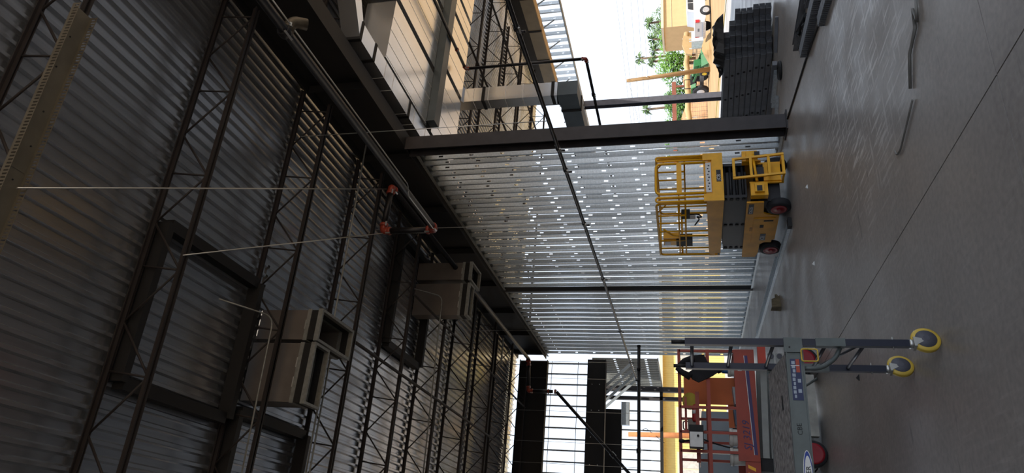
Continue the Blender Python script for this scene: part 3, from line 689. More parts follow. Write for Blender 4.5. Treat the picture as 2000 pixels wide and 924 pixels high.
# things lying in or hanging on that lift
jk = thing('work_jacket', 'black work jacket draped over the top rail of the orange-red lift', 'jacket', (2.56, 9.69, 1.36))
CLOTH = mat('black_cloth', (30, 30, 34), 0.9, 0, 0.2, 9, 0.3)
part(jk, 'jacket_body', B().prism([(2.74, 1.60), (2.76, 1.44), (2.66, 1.40), (2.62, 1.30), (2.52, 1.27), (2.47, 1.34), (2.38, 1.52), (2.42, 1.60), (2.50, 1.66), (2.56, 1.58), (2.64, 1.60)], (0, 9.66, 0), (1, 0, 0), (0, 0, 1), (0, .035, 0)), CLOTH, True)
part(jk, 'jacket_sleeve', B().sweep([(2.70, 9.675, 1.58), (2.66, 9.66, 1.70), (2.57, 9.67, 1.795)], [.055, .04, .03], 8), CLOTH, True)
part(jk, 'jacket_sleeve', B().sweep([(2.45, 9.675, 1.62), (2.50, 9.66, 1.72), (2.57, 9.67, 1.80)], [.05, .04, .03], 8), CLOTH, True)
part(jk, 'strap', B().bar((2.56, 9.67, 1.42), (2.55, 9.665, 1.20), .03, .015), CLOTH, True)
def bucket(x, y, z, r, h, lab, m, extra=None):
    t = thing('bucket', lab, 'bucket', (x, y, z), 0, 'buckets on the orange-red lift')
    part(t, 'bucket_body', B().lathe((0, 0, 0), (0, 0, 1), [(r * .88, 0), (r, h), (r * .94, h), (r * .84, .01)], 18), m)
    part(t, 'bucket_rim', B().lathe((0, 0, h * .86), (0, 0, 1), [(r * 1.0, 0), (r * 1.06, .004), (r * 1.06, h * .12), (r, h * .14)], 18), m)
    if extra: extra(t)
    return t
BWHITE = mat('bucket_white', (214, 212, 204), 0.5, 0, 0.08, 10)
bl = mat('cloth_blue', (40, 96, 150), .8)
bucket(1.71, 9.86, .845, .11, .31, 'white bucket at the front of the orange-red lift, right of its twin', BWHITE)
bucket(1.47, 9.86, .845, .11, .31, 'white bucket at the front of the orange-red lift, left of its twin', BWHITE)
bucket(2.60, 9.86, .845, .085, .29, 'white bucket with blue and black tools sticking out under the jacket', BWHITE,
       lambda t: (part(t, 'blue_tool', B().lathe((0, 0, .2), (0, 0, 1), [(.05, 0), (.045, .16), (.03, .17)], 10), bl), part(t, 'black_tool', B().lathe((0, 0, .37), (0, 0, 1), [(.035, 0), (.05, .04), (.02, .09)], 10), BLACK)))
sp = thing('wire_spool', 'yellow-green wire spool on the rail of the orange-red lift', 'spool', (2.22, 10.1, 1.55))
part(sp, 'spool_flange', B().lathe((0, -.09, .09), (0, 1, 0), [(.10, 0), (.10, .01)], 18), mat('spool_yellow', (190, 168, 40), .6)); part(sp, 'spool_flange', B().lathe((0, .07, .09), (0, 1, 0), [(.10, 0), (.10, .01)], 18), MATS['spool_yellow'])
part(sp, 'wire_winding', B().lathe((0, -.08, .09), (0, 1, 0), [(.075, 0), (.075, .15)], 18), mat('wire_green', (52, 70, 40), .6))
shelf = thing('tool_tray', 'steel tool tray across the rails of the orange-red lift', 'tray', (2.0, 10.1, 1.52))
part(shelf, 'tray_floor', B().box(-.62, -.22, 0, .30, .22, .012), RED); part(shelf, 'tray_lip', B().box(-.62, -.23, 0, .30, -.22, .05), RED)
cbx = thing('control_box', 'white and black control box on the rail of the orange-red lift', 'control box', (1.66, 9.60, 1.48))
part(cbx, 'box_body', B().box(-.14, -.06, 0, .14, .09, .18), BLACK); part(cbx, 'white_face', B().box(-.135, -.066, .01, .05, -.06, .17), WHITE)
part(cbx, 'joystick', B().tube((-.05, .0, .18), (-.06, 0, .26), .014, 8), BLACK); part(cbx, 'grip', B().lathe((-.06, 0, .24), (0, 0, 1), [(.02, 0), (.028, .04), (.015, .07)], 10), BLACK)
part(cbx, 'knob', B().lathe((.0, -.066, .07), (0, -1, 0), [(.015, 0), (.015, .02)], 10), BLACK); part(cbx, 'hose', B().sweep([(-.02, .07, 0), (-.04, .16, -.1), (-.08, .22, -.3), (-.10, .26, -.52), (-.05, .3, -.62)], .01, 6), BLACK)
ext = thing('fire_extinguisher', 'red and white bottle lying on the tool tray of the orange-red lift', 'bottle', (2.05, 10.02, 1.535))
part(ext, 'bottle_body', B().lathe((-.12, 0, .04), (1, 0, 0), [(.03, 0), (.04, .02), (.04, .20), (.02, .23)], 14), mat('bottle_red', (190, 40, 40), .5)); part(ext, 'white_band', B().lathe((-.02, 0, .04), (1, 0, 0), [(.041, 0), (.041, .05)], 14), WHITE)
gp = thing('supply_case', 'grey power supply case on the tray of the orange-red lift', 'case', (1.90, 10.12, 1.535))
part(gp, 'case_body', B().box(-.09, -.08, 0, .07, .08, .14), WARMG); part(gp, 'handle', B().sweep(fillet([(-.06, 0, .14), (-.06, 0, .2), (.05, 0, .2), (.05, 0, .14)], .03, 4), .008, 6), BLACK)
for i, (x, c) in enumerate(((2.34, (196, 196, 196)), (2.06, (98, 112, 132)))):
    solo('tool_bin', B().prism([(0, 0), (.20, 0), (.22, .22), (-.02, .20)], (x - .1, 10.2, .845), (1, 0, 0), (0, 0, 1), (0, .2, 0)), mat('bin_%d' % i, c, .6), ('pale' if i == 0 else 'blue-grey') + ' tool bin standing on the floor of the orange-red lift', 'bin', (x, 10.2, .845))
# grey steel boxes standing beyond that lift
GBX = mat('gang_box_grey', (150, 160, 168), 0.5, 0.1, 0.06, 3)
for i, (x0, x1, y, h, lab) in enumerate(((1.0, 2.15, 14.2, 1.50, 'tall pale grey steel cabinet standing beyond the orange-red lift'), (2.25, 3.0, 14.5, 1.42, 'second pale grey steel cabinet beyond the orange-red lift, nearer the stud wall'))):
    t = thing('steel_cabinet', lab, 'cabinet', ((x0 + x1) / 2, y + .3, 0)); part(t, 'cabinet_body', B().box(x0, y, .08, x1, y + .6, h), GBX, True)
    xm = (x0 + x1) / 2
    for a, b_ in ((x0 + .02, xm - .01), (xm + .01, x1 - .02)):
        d_ = part(t, 'cabinet_door', B().box(a, y - .02, .12, b_, y, h - .04), GBX, True); part(d_, 'handle', B().box(b_ - .07 if a < xm - .1 else a + .04, y - .04, h * .5, b_ - .04 if a < xm - .1 else a + .07, y - .02, h * .5 + .14), BLACK, True)
    for a in (x0 + .06, x1 - .06): part(t, 'foot', B().box(a - .04, y + .05, 0, a + .04, y + .13, .08), BLACK, True)

# ------------------------------------------------------------------ rolling scaffold in front
NAVY = mat('scaffold_navy', (20, 28, 50), 0.45, 0.1, 0.12, 7)
SGREY = mat('scaffold_grey', (100, 108, 108), 0.5, 0.3, 0.10, 7)
PLY = mat('worn_plywood', (190, 183, 178), 0.85, 0, 0.2, 9, 0.3, (2.5, 7, 1), .3, (106, 100, 99))
SY = mat('caster_yellow', (214, 180, 70), 0.5, 0, 0.08, 8)
K = thing('rolling_scaffold', 'rolling scaffold with navy posts, plywood deck and yellow casters', 'scaffold', (0.9, 5.46, 0))
def KW(nm, b, m, par=None): return part(par or K, nm, b, m, True)
def post(x, y):
    p_ = KW('post', B().box(x - .024, y - .024, .195, x + .024, y + .024, 1.67), NAVY)
    KW('post_sleeve', B().box(x - .028, y - .028, .60, x + .028, y + .028, .79), SGREY, p_)
    KW('top_pin', B().tube((x, y, 1.67), (x, y, 1.765), .015, 10), BLACK, p_)
    KW('collar', B().tube((x, y, .17), (x, y, .20), .032, 12), ROD, p_)
    for z in (.30,): KW('cotter_pin', B().tube((x - .045, y - .01, z), (x + .045, y - .01, z), .004, 6), ROD, p_)
    return p_
def caster(x, y, ang):
    ca = math.radians(ang); a = Vector((math.sin(ca), -math.cos(ca), 0)); d = Vector((math.cos(ca), math.sin(ca), 0)); c = Vector((x, y, .092)) + d * .028
    t = KW('caster', B().lathe(c - a * .02, a, [(.066, 0), (.090, .004), (.092, .012), (.092, .028), (.090, .036), (.066, .04)], 30), SY)
    KW('wheel_core', B().lathe(c - a * .018, a, [(.020, -.006), (.067, -.001), (.067, .041), (.03, .043), (.02, .050)], 26), mat('caster_core', (84, 84, 94), .6), t)
    for s in (-1, 1):
        KW('fork', B().add([c + a * (.026 * s) + q for q in (Vector((0, 0, -.018)) , Vector((0, 0, .018)), Vector((x, y, .17)) - c + d * .04, Vector((x, y, .17)) - c - d * .03)], [(0, 1, 2, 3)]), ROD, t)
    KW('fork_crown', B().obb((x, y, .165), d * .036, a * .032, (0, 0, .008)), ROD, t)
    KW('brake_lever', B().bar(Vector((x, y, .172)) + d * .03, Vector((x, y, .15)) + d * .10, .022, .006), ROD, t)
for x in (1.556, -.32):
    for y in (5.13, 5.79):
        post(x, y); caster(x + .002, y, 18 if y < 5.5 else 24)
    fr = K
    for z in (1.62, 1.345, 1.06, .715, .47):
        KW('rung', B().tube((x, 5.155, z), (x, 5.765, z), .013, 10), mat('rung_grey', (104, 106, 112), .4, .4))
z1, z2 = .985, 1.050
def deckz(y): return z1 + (y - 5.12) / .68 * (z2 - z1)
deck = KW('plywood_deck', B().add([(-.30, 5.125, z1 - .014), (1.49, 5.125, z1 - .014), (1.49, 5.80, z2 - .014), (-.30, 5.80, z2 - .014), (-.30, 5.125, z1), (1.49, 5.125, z1), (1.49, 5.80, z2), (-.30, 5.80, z2)], [(3, 2, 1, 0), (4, 5, 6, 7), (0, 1, 5, 4), (1, 2, 6, 5), (2, 3, 7, 6), (3, 0, 4, 7)]), PLY)
KW('hand_hole', B().add([(1.13, 5.33, deckz(5.33) + .002), (1.235, 5.33, deckz(5.33) + .002), (1.235, 5.37, deckz(5.37) + .002), (1.13, 5.37, deckz(5.37) + .002)], [(0, 1, 2, 3)]), BLACK, deck)
def srl(y, z, s):
    b = B(); b.box(-.32, y - .004, z - .115, 1.53, y + .004, z); b.box(-.32, y, z - .008, 1.53, y + s * .03, z); b.box(-.32, y - (.012 if s > 0 else 0), z - .115, 1.53, y + (.012 if s < 0 else 0), z - .105); b.box(-.32, y - .012, z - .010, 1.53, y + .004, z)
    return KW('side_rail', b, SGREY)
r1 = srl(5.112, .992, 1); r2 = srl(5.812, 1.050, -1)
KW('end_bracket', B().box(1.48, 5.095, .88, 1.585, 5.115, 1.0), SGREY, r1); KW('end_rail', B().box(1.49, 5.12, .90, 1.53, 5.80, .975), SGREY)
KW('rivet', B().lathe((1.515, 5.095, .965), (0, -1, 0), [(.006, 0), (.006, .004)], 8), BLACK, r1)
lb = KW('instruction_label', B().box(1.15, 5.105, .900, 1.435, 5.108, .968), mat('label_navy', (30, 46, 92), .5), r1)
KW('red_panel', B().box(1.34, 5.1035, .908, 1.432, 5.105, .932), mat('label_red', (176, 70, 48), .5), lb)
for i in range(9):
    x0 = 1.165 + i * .029
    KW('text_block', B().box(x0, 5.1035, .938 if i > 4 else .942, x0 + .022, 5.105, .960 if i % 3 else .955), mat('label_text', (168, 180, 196), .5), lb)
KW('white_rule', B().box(1.385, 5.1028, .91, 1.389, 5.1035, .965), WHITE, lb); KW('pictogram', B().box(1.20, 5.1035, .908, 1.225, 5.105, .93), MATS['label_text'], lb)
KW('pictogram', B().box(1.27, 5.1035, .908, 1.295, 5.105, .928), MATS['label_text'], lb)
def oval(cx, z, a, b_, y, m, par, nm): return KW(nm, B().prism([(a * math.cos(2 * math.pi * i / 28), b_ * math.sin(2 * math.pi * i / 28)) for i in range(28)], (cx, y, z), (1, 0, 0), (0, 0, 1), (0, .002, 0)), m, par)
ov = oval(.655, .912, .170, .032, 5.1045, WHITE, r1, 'logo_border'); oval(.655, .912, .164, .028, 5.1035, mat('logo_blue', (34, 64, 150), .5), ov, 'logo_blue_field')
oval(.655, .912, .135, .023, 5.1025, WHITE, ov, 'logo_white_field')
text(ov, 'WERNER', .044, (.548, 5.1015, .8975), (1, 0, 0), (0, 0, 1), BLACK, world=True)
text(ov, 'CBE', .045, (.92, 5.1060, .925), (1, 0, .05), (-.05, 0, 1), mat('marker_ink', (52, 56, 58), .8), 'marker_scribble', world=True)
KW('post_decal', B().box(1.53, 5.1035, .985, 1.578, 5.105, 1.00), LIFTY, r1); 
for z, m_ in ((.90, NAVY), (.87, MATS['label_text'])): pass
KW('locking_clip', B().sweep(fillet([(1.495, 5.07, .85), (1.495, 5.07, .895), (1.41, 5.07, .895), (1.41, 5.07, .79), (1.495, 5.07, .79), (1.495, 5.07, .85)], .015, 3), .0055, 6), SY)
KW('deck_brace', B().sweep(fillet([(1.38, 5.14, .885), (1.38, 5.15, .77), (1.46, 5.17, .66), (1.55, 5.17, .62)], .06, 4), .016, 8), SGREY)
KW('deck_brace', B().sweep([(1.30, 5.45, .88), (1.40, 5.50, .74)], .010, 6), SGREY)
KW('diagonal_brace', B().sweep([(1.556, 5.16, .50), (1.575, 5.77, .66)], .010, 6), MATS['rung_grey'])

# ------------------------------------------------------------------ loose things on the floor
def chan_solo(name, p, q, wdt, h, m, lab, cat, grp=None, up_=True):
    """open channel lying on the floor from p to q"""
    p, q = Vector((*p, 0)), Vector((*q, 0)); d = (q - p); L = d.length; d.normalize(); x = Vector((d.y, -d.x, 0)); b = B(); c = (p + q) / 2
    b.obb(c + Vector((0, 0, .004)), d * L / 2, x * wdt / 2, (0, 0, .002))
    for s in (-1, 1): b.obb(c + x * (wdt / 2 * s) + Vector((0, 0, h / 2 + .002)), d * L / 2, x * .002, (0, 0, h / 2))
    return solo(name, b, m, lab, cat, tuple(c), grp)
chan_solo('loose_track', (5.26, 10.95), (5.40, 17.7), .10, .05, GALV, 'long galvanised track on the floor before the stud wall, the outer of two', 'track', 'tracks on the floor')
chan_solo('loose_track', (5.46, 12.75), (5.53, 17.3), .09, .05, GALV, 'long galvanised track on the floor before the stud wall, the inner of two', 'track', 'tracks on the floor')
solo('rubber_block', B().box(5.18, 10.78, 0, 5.33, 10.90, .06), BLACK, 'small black block at the near end of the loose tracks', 'block', (5.35, 10.78, 0))
wb = thing('wood_scrap', 'chipped wooden block lying on the floor left of the loose tracks', 'wood scrap', (4.66, 12.95, 0), math.radians(20))
WOOD = mat('weathered_wood', (134, 122, 96), 0.85, 0, 0.18, 10, .2, (6, 1, 1))
part(wb, 'block', B().add([(-.12, -.07, 0), (.14, -.07, 0), (.16, .08, 0), (-.10, .09, 0), (-.12, -.06, .16), (.06, -.06, .15), (.07, .07, .11), (-.10, .08, .17)], [(3, 2, 1, 0), (4, 5, 6, 7), (0, 1, 5, 4), (1, 2, 6, 5), (2, 3, 7, 6), (3, 0, 4, 7)]), WOOD)
part(wb, 'splinter', B().bar((.10, -.02, .03), (.24, .05, .05), .05, .04), WOOD)
solo('floor_cable', B().sweep([(6.80, 10.20, .012), (6.62, 9.2, .012), (6.47, 8.35, .012), (6.27, 7.5, .012), (6.07, 6.75, .012), (5.75, 5.8, .012)], .013, 8), BLACK, 'black cable running along the floor from the brown-black column', 'cable', (6.5, 8.5, 0))
def caterpillar(lab, p, q, wdt, h, n):
    p, q = Vector((*p, 0)), Vector((*q, 0)); d = q - p; L = d.length; d.normalize(); x = Vector((d.y, -d.x, 0))
    t = thing('track_bundle', lab, 'track bundle', tuple(p), 0, 'black slotted track bundles')
    part(t, 'bundle_core', B().obb((p + q) / 2 + Vector((0, 0, h * .42)), d * L / 2, x * wdt * .44, (0, 0, h * .42)), BLKSTEEL, True)
    me = B().obb((0, 0, h / 2), d * (L / n * .27), x * wdt / 2, (0, 0, h / 2)).mesh('track_edge')
    for i in range(n):
        o = link('track_edge', me, BLKSTEEL, t); o.location = tuple(d * (L * (i + .5) / n))
caterpillar('bundle of black slotted tracks on the floor, the long one crossing the cable', (6.50, 8.20), (6.36, 6.1), .16, .10, 52)
caterpillar('bundle of black slotted tracks on the floor, the short one nearer the camera', (6.08, 7.12), (5.95, 5.9), .14, .07, 34)
chan_solo('black_channel', (7.08, 8.80), (7.20, 6.6), .12, .07, BLKSTEEL, 'long black channel on the floor beside the slotted bundles', 'channel')
chan_solo('black_channel', (6.90, 7.75), (6.84, 6.8), .07, .06, BLKSTEEL, 'shorter black channel between the slotted bundle and the long channel', 'channel')
rg = thing('strap_heap', 'small heap of black straps between the slotted bundle and the channel', 'straps', (6.80, 8.1, 0))
for i in range(5):
    pts = [(random.uniform(-.12, .12), random.uniform(-.3, .3), random.uniform(.01, .12)) for _ in range(4)]
    part(rg, 'strap', B().sweep(fillet(pts, .08, 4), .018, 6), BLACK)
solo('rubber_ring', B().lathe((7.93, 10.42, .0), (0, 0, 1), [(.15, 0), (.17, .02), (.15, .05), (.09, .05), (.08, .01)], 24), BLACK, 'flat black rubber ring lying on the floor before the stud stack', 'ring', (7.93, 10.42, 0))
chan_solo('track_offcut', (8.14, 10.75), (7.98, 11.5), .13, .06, GALV, 'pale galvanised offcut beside the stud stack, the larger one', 'offcut', 'offcuts beside the stud stack')
chan_solo('track_offcut', (7.74, 10.90), (7.48, 11.32), .10, .05, GALV, 'pale galvanised offcut next to the column, the smaller one', 'offcut', 'offcuts beside the stud stack')
solo('timber_skid', B().bar((8.35, 10.75, .04), (8.05, 12.9, .04), .10, .08), BLKSTEEL, 'dark skid lying along the foot of the stud stack', 'skid', (8.2, 11.8, 0))
solo('timber_skid', B().bar((8.86, 10.15, .03), (8.48, 10.62, .03), .06, .05), BLKSTEEL, 'short dark bar on the floor at the end of the stud stack', 'bar', (8.65, 10.4, 0))
STRIP = mat('plastic_strip', (128, 124, 118), 0.6)
solo('bent_strip', B().sweep([(3.86, 4.38, .012), (3.70, 4.42, .02), (3.86, 4.47, .012), (3.70, 4.48, .015), (3.66, 4.60, .012), (3.62, 4.68, .015), (3.40, 4.80, .012)], .011, 6), STRIP, 'bent grey strip lying on the floor, the longer one', 'strip', (3.7, 4.5, 0))
solo('bent_strip', B().sweep(fillet([(3.30, 4.80, .012), (3.24, 4.96, .012), (3.14, 5.24, .012), (3.16, 5.34, .012), (3.21, 5.36, .012)], .06, 4), .008, 6), STRIP, 'hooked grey strip lying on the floor, the shorter one', 'strip', (3.2, 5.1, 0))
for i, (x, y, lab) in enumerate(((5.0, 9.2, 'small white chip on the floor between the lift and the joint'), (3.9, 9.3, 'small pale chip on the floor before the wooden block'), (1.95, 7.6, 'dark scrap on the floor in front of the orange-red lift'))):
    solo('debris_chip', B().add([(x - .03, y - .02, 0), (x + .035, y - .025, 0), (x + .02, y + .03, 0), (x - .025, y + .02, 0), (x, y, .03)], [(3, 2, 1, 0), (0, 1, 4), (1, 2, 4), (2, 3, 4), (3, 0, 4)]), BLACK if i == 2 else WHITE, lab, 'debris', (x, y, 0))

# ------------------------------------------------------------------ stack of black studs beyond the column
ax_, wd_ = Vector((-.153, .988, 0)).normalized(), Vector((.988, .153, 0)).normalized()
LB, HB, WB = 3.2, .096, .150
def bundle_mesh():
    """a bundle of nested studs: plates side by side with open ends, web with round holes on the outer side"""
    b = B(); n = 7
    for i in range(n):
        x = WB * (i + .5) / n
        b.obb(ax_ * (LB / 2) + wd_ * x + Vector((0, 0, HB / 2)), ax_ * LB / 2, wd_ * .0025, (0, 0, HB / 2))
    b.obb(ax_ * (LB / 2 + .03) + wd_ * (WB / 2) + Vector((0, 0, HB / 2)), ax_ * (LB / 2 - .03), wd_ * (WB / 2 - .004), (0, 0, HB / 2 - .003))
    b.obb(ax_ * (LB / 2) + wd_ * .002 + Vector((0, 0, HB / 2)), ax_ * LB / 2, wd_ * .002, (0, 0, HB / 2 - .002))
    return b.mesh('bundle_body')
bm_ = bundle_mesh()
hb = B(); hb.lathe((0, 0, 0), -wd_, [(.024, 0), (.024, .003)], 12); hole_me = hb.mesh('punched_hole')
C0 = Vector((8.745, 11.03, 0))
for lay in range(8):
    ncol = 5 if lay < 6 else (4 if lay == 6 else 3)
    for c in range(ncol):
        p = C0 + wd_ * (c * (WB + .006)) + ax_ * (-.125 * c + random.uniform(-.02, .02) - (.05 if lay < 3 else 0)) + Vector((0, 0, .03 + lay * (HB + .009)))
        t = thing('stud_bundle', 'stacked black stud bundle, %s layer up, %s column from the hall' % (ordn[lay], ordn[c]), 'stud bundle', tuple(p), 0, 'black stud bundles in the stack')
        o = link('bundle_body', bm_, BLKSTEEL, t)
        if c == 0:
            for k in range(5):
                h = link('punched_hole', hole_me, BLACK, t); h.location = tuple(ax_ * (.30 + .6 * k + .02 * lay) + Vector((0, 0, HB / 2)) - wd_ * .001)
for k in (.3, 1.5, 2.7):
    p = C0 + ax_ * k
    solo('stack_bearer', B().obb(p + wd_ * .38 + Vector((0, 0, .015)), wd_ * .45, ax_ * .05, (0, 0, .015)), WOOD, 'wooden bearer under the stud stack, %s from its near end' % ordn[int(k / 1.2)], 'bearer', tuple(p))
wr = thing('plastic_wrap', 'crumpled black plastic wrap lying on top of the stud stack', 'wrap', tuple(C0 + Vector((0, 0, .872))))
b = B(); N1, N2 = 12, 10; vv = []
for i in range(N1):
    for j in range(N2):
        q = wd_ * (-.03 + .62 * j / (N2 - 1)) + ax_ * (-.16 - .5 * j / N2 + .50 * i / (N1 - 1)); e_ = min(i, N1 - 1 - i, j, N2 - 1 - j)
        vv.append((q.x, q.y, .0 if e_ == 0 else .06 + .07 * math.sin(math.pi * i / (N1 - 1)) + random.uniform(0, .07)))
b.add(vv, [(i * N2 + j, i * N2 + j + 1, (i + 1) * N2 + j + 1, (i + 1) * N2 + j) for i in range(N1 - 1) for j in range(N2 - 1)])
part(wr, 'wrap_sheet', b, mat('black_plastic', (28, 28, 31), .35, 0, .2, 12))
part(wr, 'wrap_tail', B().sweep([(.0, .25, .06), (-.05, .34, .04), (-.09, .42, .07)], [.05, .04, .015], 6), MATS['black_plastic'])

# ------------------------------------------------------------------ outdoors beyond the open bay
GZ = -.9
TANW = mat('tan_stucco', (202, 176, 132), 0.9, 0, 0.04, 1.5)
CREAM = mat('cream_trim', (206, 196, 172), 0.8, 0, 0.03, 2)
bld = thing('tan_building', 'long low tan building with cream roof trim beyond the parked truck', 'building', (57.9, 66.4, GZ))
part(bld, 'wall_front', B().box(57.9, 66.4, GZ, 96, 66.7, 3.45), TANW, True)
part(bld, 'wall_gable', B().prism([(66.7, GZ), (70.7, GZ), (70.7, 3.40), (66.7, 3.45)], (57.9, 0, 0), (0, 1, 0), (0, 0, 1), (.3, 0, 0)), TANW, True)
part(bld, 'wall_back', B().box(58.2, 70.4, GZ, 96, 70.7, 3.4), TANW, True)
part(bld, 'roof', B().prism([(66.2, 3.45), (70.9, 3.45), (70.9, 3.62), (66.2, 3.75)], (57.7, 0, 0), (0, 1, 0), (0, 0, 1), (38.5, 0, 0)), CREAM, True)
part(bld, 'band', B().box(57.88, 66.36, 2.55, 96, 66.4, 2.60), CREAM, True)
part(bld, 'plinth', B().box(57.85, 66.35, GZ, 96, 66.4, GZ + .5), mat('plinth_grey', (150, 140, 128), .9), True)
part(bld, 'vent', B().box(63.2, 66.34, 2.6, 63.7, 66.4, 2.9), BLACK, True)
CARW = mat('car_white', (206, 206, 208), 0.25, 0, 0.02, 2); GLASSD = mat('dark_glass', (52, 56, 62), 0.1, 0, 0.1, 2)
def vehicle(lab, loc, rz, prof, wid, wheels, glass, m, tail=True):
    t = thing('pickup_truck' if 'pickup' in lab else 'parked_van', lab, 'vehicle', loc, rz)
    part(t, 'body', B().prism(prof, (0, -wid / 2, 0), (1, 0, 0), (0, 0, 1), (0, wid, 0)), m)
    for g_ in glass:
        for s in (-1, 1): part(t, 'side_window', B().prism(g_, (0, s * (wid / 2 + .004), 0), (1, 0, 0), (0, 0, 1), (0, s * .01, 0)), GLASSD)
    for x in wheels:
        for s in (-1, 1):
            part(t, 'wheel_arch', B().lathe((x, s * (wid / 2 - .02), .40), (0, s, 0), [(.50, 0), (.50, .03)], 24), BLACK)
            o = part(t, 'wheel', B().lathe((x, s * (wid / 2 - .16), .40), (0, s, 0), [(.34, 0), (.40, .03), (.40, .20), (.34, .24)], 26), RUBBER)
            part(o, 'rim', B().lathe((x, s * (wid / 2 + .075), .40), (0, s, 0), [(.27, 0), (.27, .015), (.22, .008), (.06, .012)], 20), mat('alloy', (200, 200, 202), .35, .5))
    if tail:
        for s in (-1, 1): part(t, 'tail_light', B().box(-.02, s * wid / 2 - .06, .95, .22, s * wid / 2 + .012 * s + (.06 if s < 0 else -.0), 1.28), mat('lamp_red', (206, 36, 44), .3))
        part(t, 'tailgate', B().box(-.03, -wid / 2 + .12, .74, 0, wid / 2 - .12, 1.30), m)
        part(t, 'plate', B().box(-.036, -.2, .95, -.03, .2, 1.1), mat('plate_grey', (120, 124, 130), .5))
        part(t, 'rear_bumper', B().box(-.16, -wid / 2 + .02, .45, 0, wid / 2 - .02, .66), mat('chrome', (200, 202, 206), .25, .8))
    return t
pk = [(0, .55), (.0, 1.34), (1.0, 1.36), (1.05, 1.36), (1.25, 1.92), (2.8, 1.96), (3.6, 1.36), (5.2, 1.24), (5.3, .6), (4.9, .45), (.5, .45)]
vehicle('white pickup truck parked on the sandy lot in front of the tan building', (41.45, 48.2, GZ), math.radians(-2), pk, 1.95, (1.15, 4.35), [[(1.3, 1.42), (1.42, 1.84), (2.05, 1.86), (2.05, 1.42)], [(2.12, 1.42), (2.12, 1.86), (2.75, 1.86), (3.3, 1.42)]], CARW)
vn = [(0, .5), (0, 1.1), (.9, 1.3), (1.6, 2.0), (4.6, 2.1), (4.8, .5)]
vehicle('white van parked beyond the end of the hall', (5.6, 40.0, GZ), math.radians(180), vn, 1.9, (.9, 3.9), [[(1.05, 1.32), (1.65, 1.9), (2.4, 1.92), (2.4, 1.32)]], CARW, False)
# dirt, pole, wires
def mound(lab, c, rx, ry, h, m, name='dirt_pile', n=14):
    b = B(); vv = []; rings = 6
    for i in range(rings + 1):
        f = i / rings
        for j in range(n):
            a = 2 * math.pi * j / n; k = (1 - f) * (1 + .12 * math.sin(3 * a + i)); vv.append((c[0] + rx * k * math.cos(a), c[1] + ry * k * math.sin(a), c[2] + h * (math.sin(f * math.pi / 2)) + random.uniform(-.03, .03) * h * (i > 0)))
    b.add(vv, [(i * n + j, i * n + (j + 1) % n, (i + 1) * n + (j + 1) % n, (i + 1) * n + j) for i in range(rings) for j in range(n)])
    return solo(name, b, m, lab, 'dirt pile', c)
mound('pale dirt pile behind the tail of the white pickup truck', (41.2, 50.3, GZ), 1.6, 1.2, .75, SAND)
POLE = mat('pole_wood', (150, 118, 78), .85, 0, .12, 4, 0, (6, 6, .5))
up_ = thing('utility_pole', 'leaning wooden utility pole beyond the stud stack', 'utility pole', (41.43, 53.49, GZ))
part(up_, 'pole_shaft', B().sweep([(41.43, 53.49, GZ), (41.1, 53.49, 3), (40.83, 53.49, 6.48)], [.22, .19, .16], 12), POLE, True)
part(up_, 'bracket', B().tube((40.98, 53.49, 4.4), (40.7, 52.9, 4.55), .03, 6), POLE, True)
part(up_, 'insulator', B().lathe((40.7, 52.9, 4.55), (0, 0, 1), [(.07, 0), (.05, .12), (.02, .16)], 8), WHITE, True)
part(up_, 'drop_cable', B().sweep([(40.83, 53.4, 6.4), (40.7, 53.0, 5.9), (40.9, 53.3, 4.6)], .012, 5), BLACK, True)
up2 = thing('utility_pole', 'orange-brown utility pole in front of the yellow building', 'utility pole', (7.05, 40.6, GZ))
part(up2, 'pole_shaft', B().sweep([(7.05, 40.6, GZ), (7.05, 40.6, 2.2), (7.0, 40.6, 4.95)], [.16, .15, .13], 12), mat('pole_orange', (186, 120, 72), .85, 0, .12, 4), True)
part(up2, 'drop_cable', B().sweep([(7.0, 40.5, 4.6), (7.35, 40.5, 4.0), (6.6, 40.5, 3.0)], .015, 5), BLACK, True)
WIRE = mat('wire_grey', (120, 124, 130), .6)
for i, (za, zb) in enumerate(((11.6, 8.9), (10.7, 8.45), (9.3, 7.7), (8.2, 6.8), (7.4, 6.1))):
    pts = [(150 - k * 22.5, 90, za + (150 - k * 22.5 - 85) * (za - zb) / 25 * .35 + (k - 2) ** 2 * .05) if k < 3 else None for k in range(5)]
    pts = [(110 - 12 * k, 90, zb + (za - zb) * (50 - 12 * k) / 25 ) for k in range(6)]
    solo('overhead_wire', B().sweep(pts, .025, 5), WIRE, 'overhead power line across the pale sky, %s from the top' % ordn[i], 'power line', pts[2], 'overhead power lines')
solo('overhead_wire', B().sweep([(40.8, 53.49, 6.3), (39.0, 57, 5.7), (37.0, 62, 5.6)], .014, 5), WIRE, 'sagging service line from the leaning utility pole', 'power line', (40.8, 53.49, 6.3), 'overhead power lines')
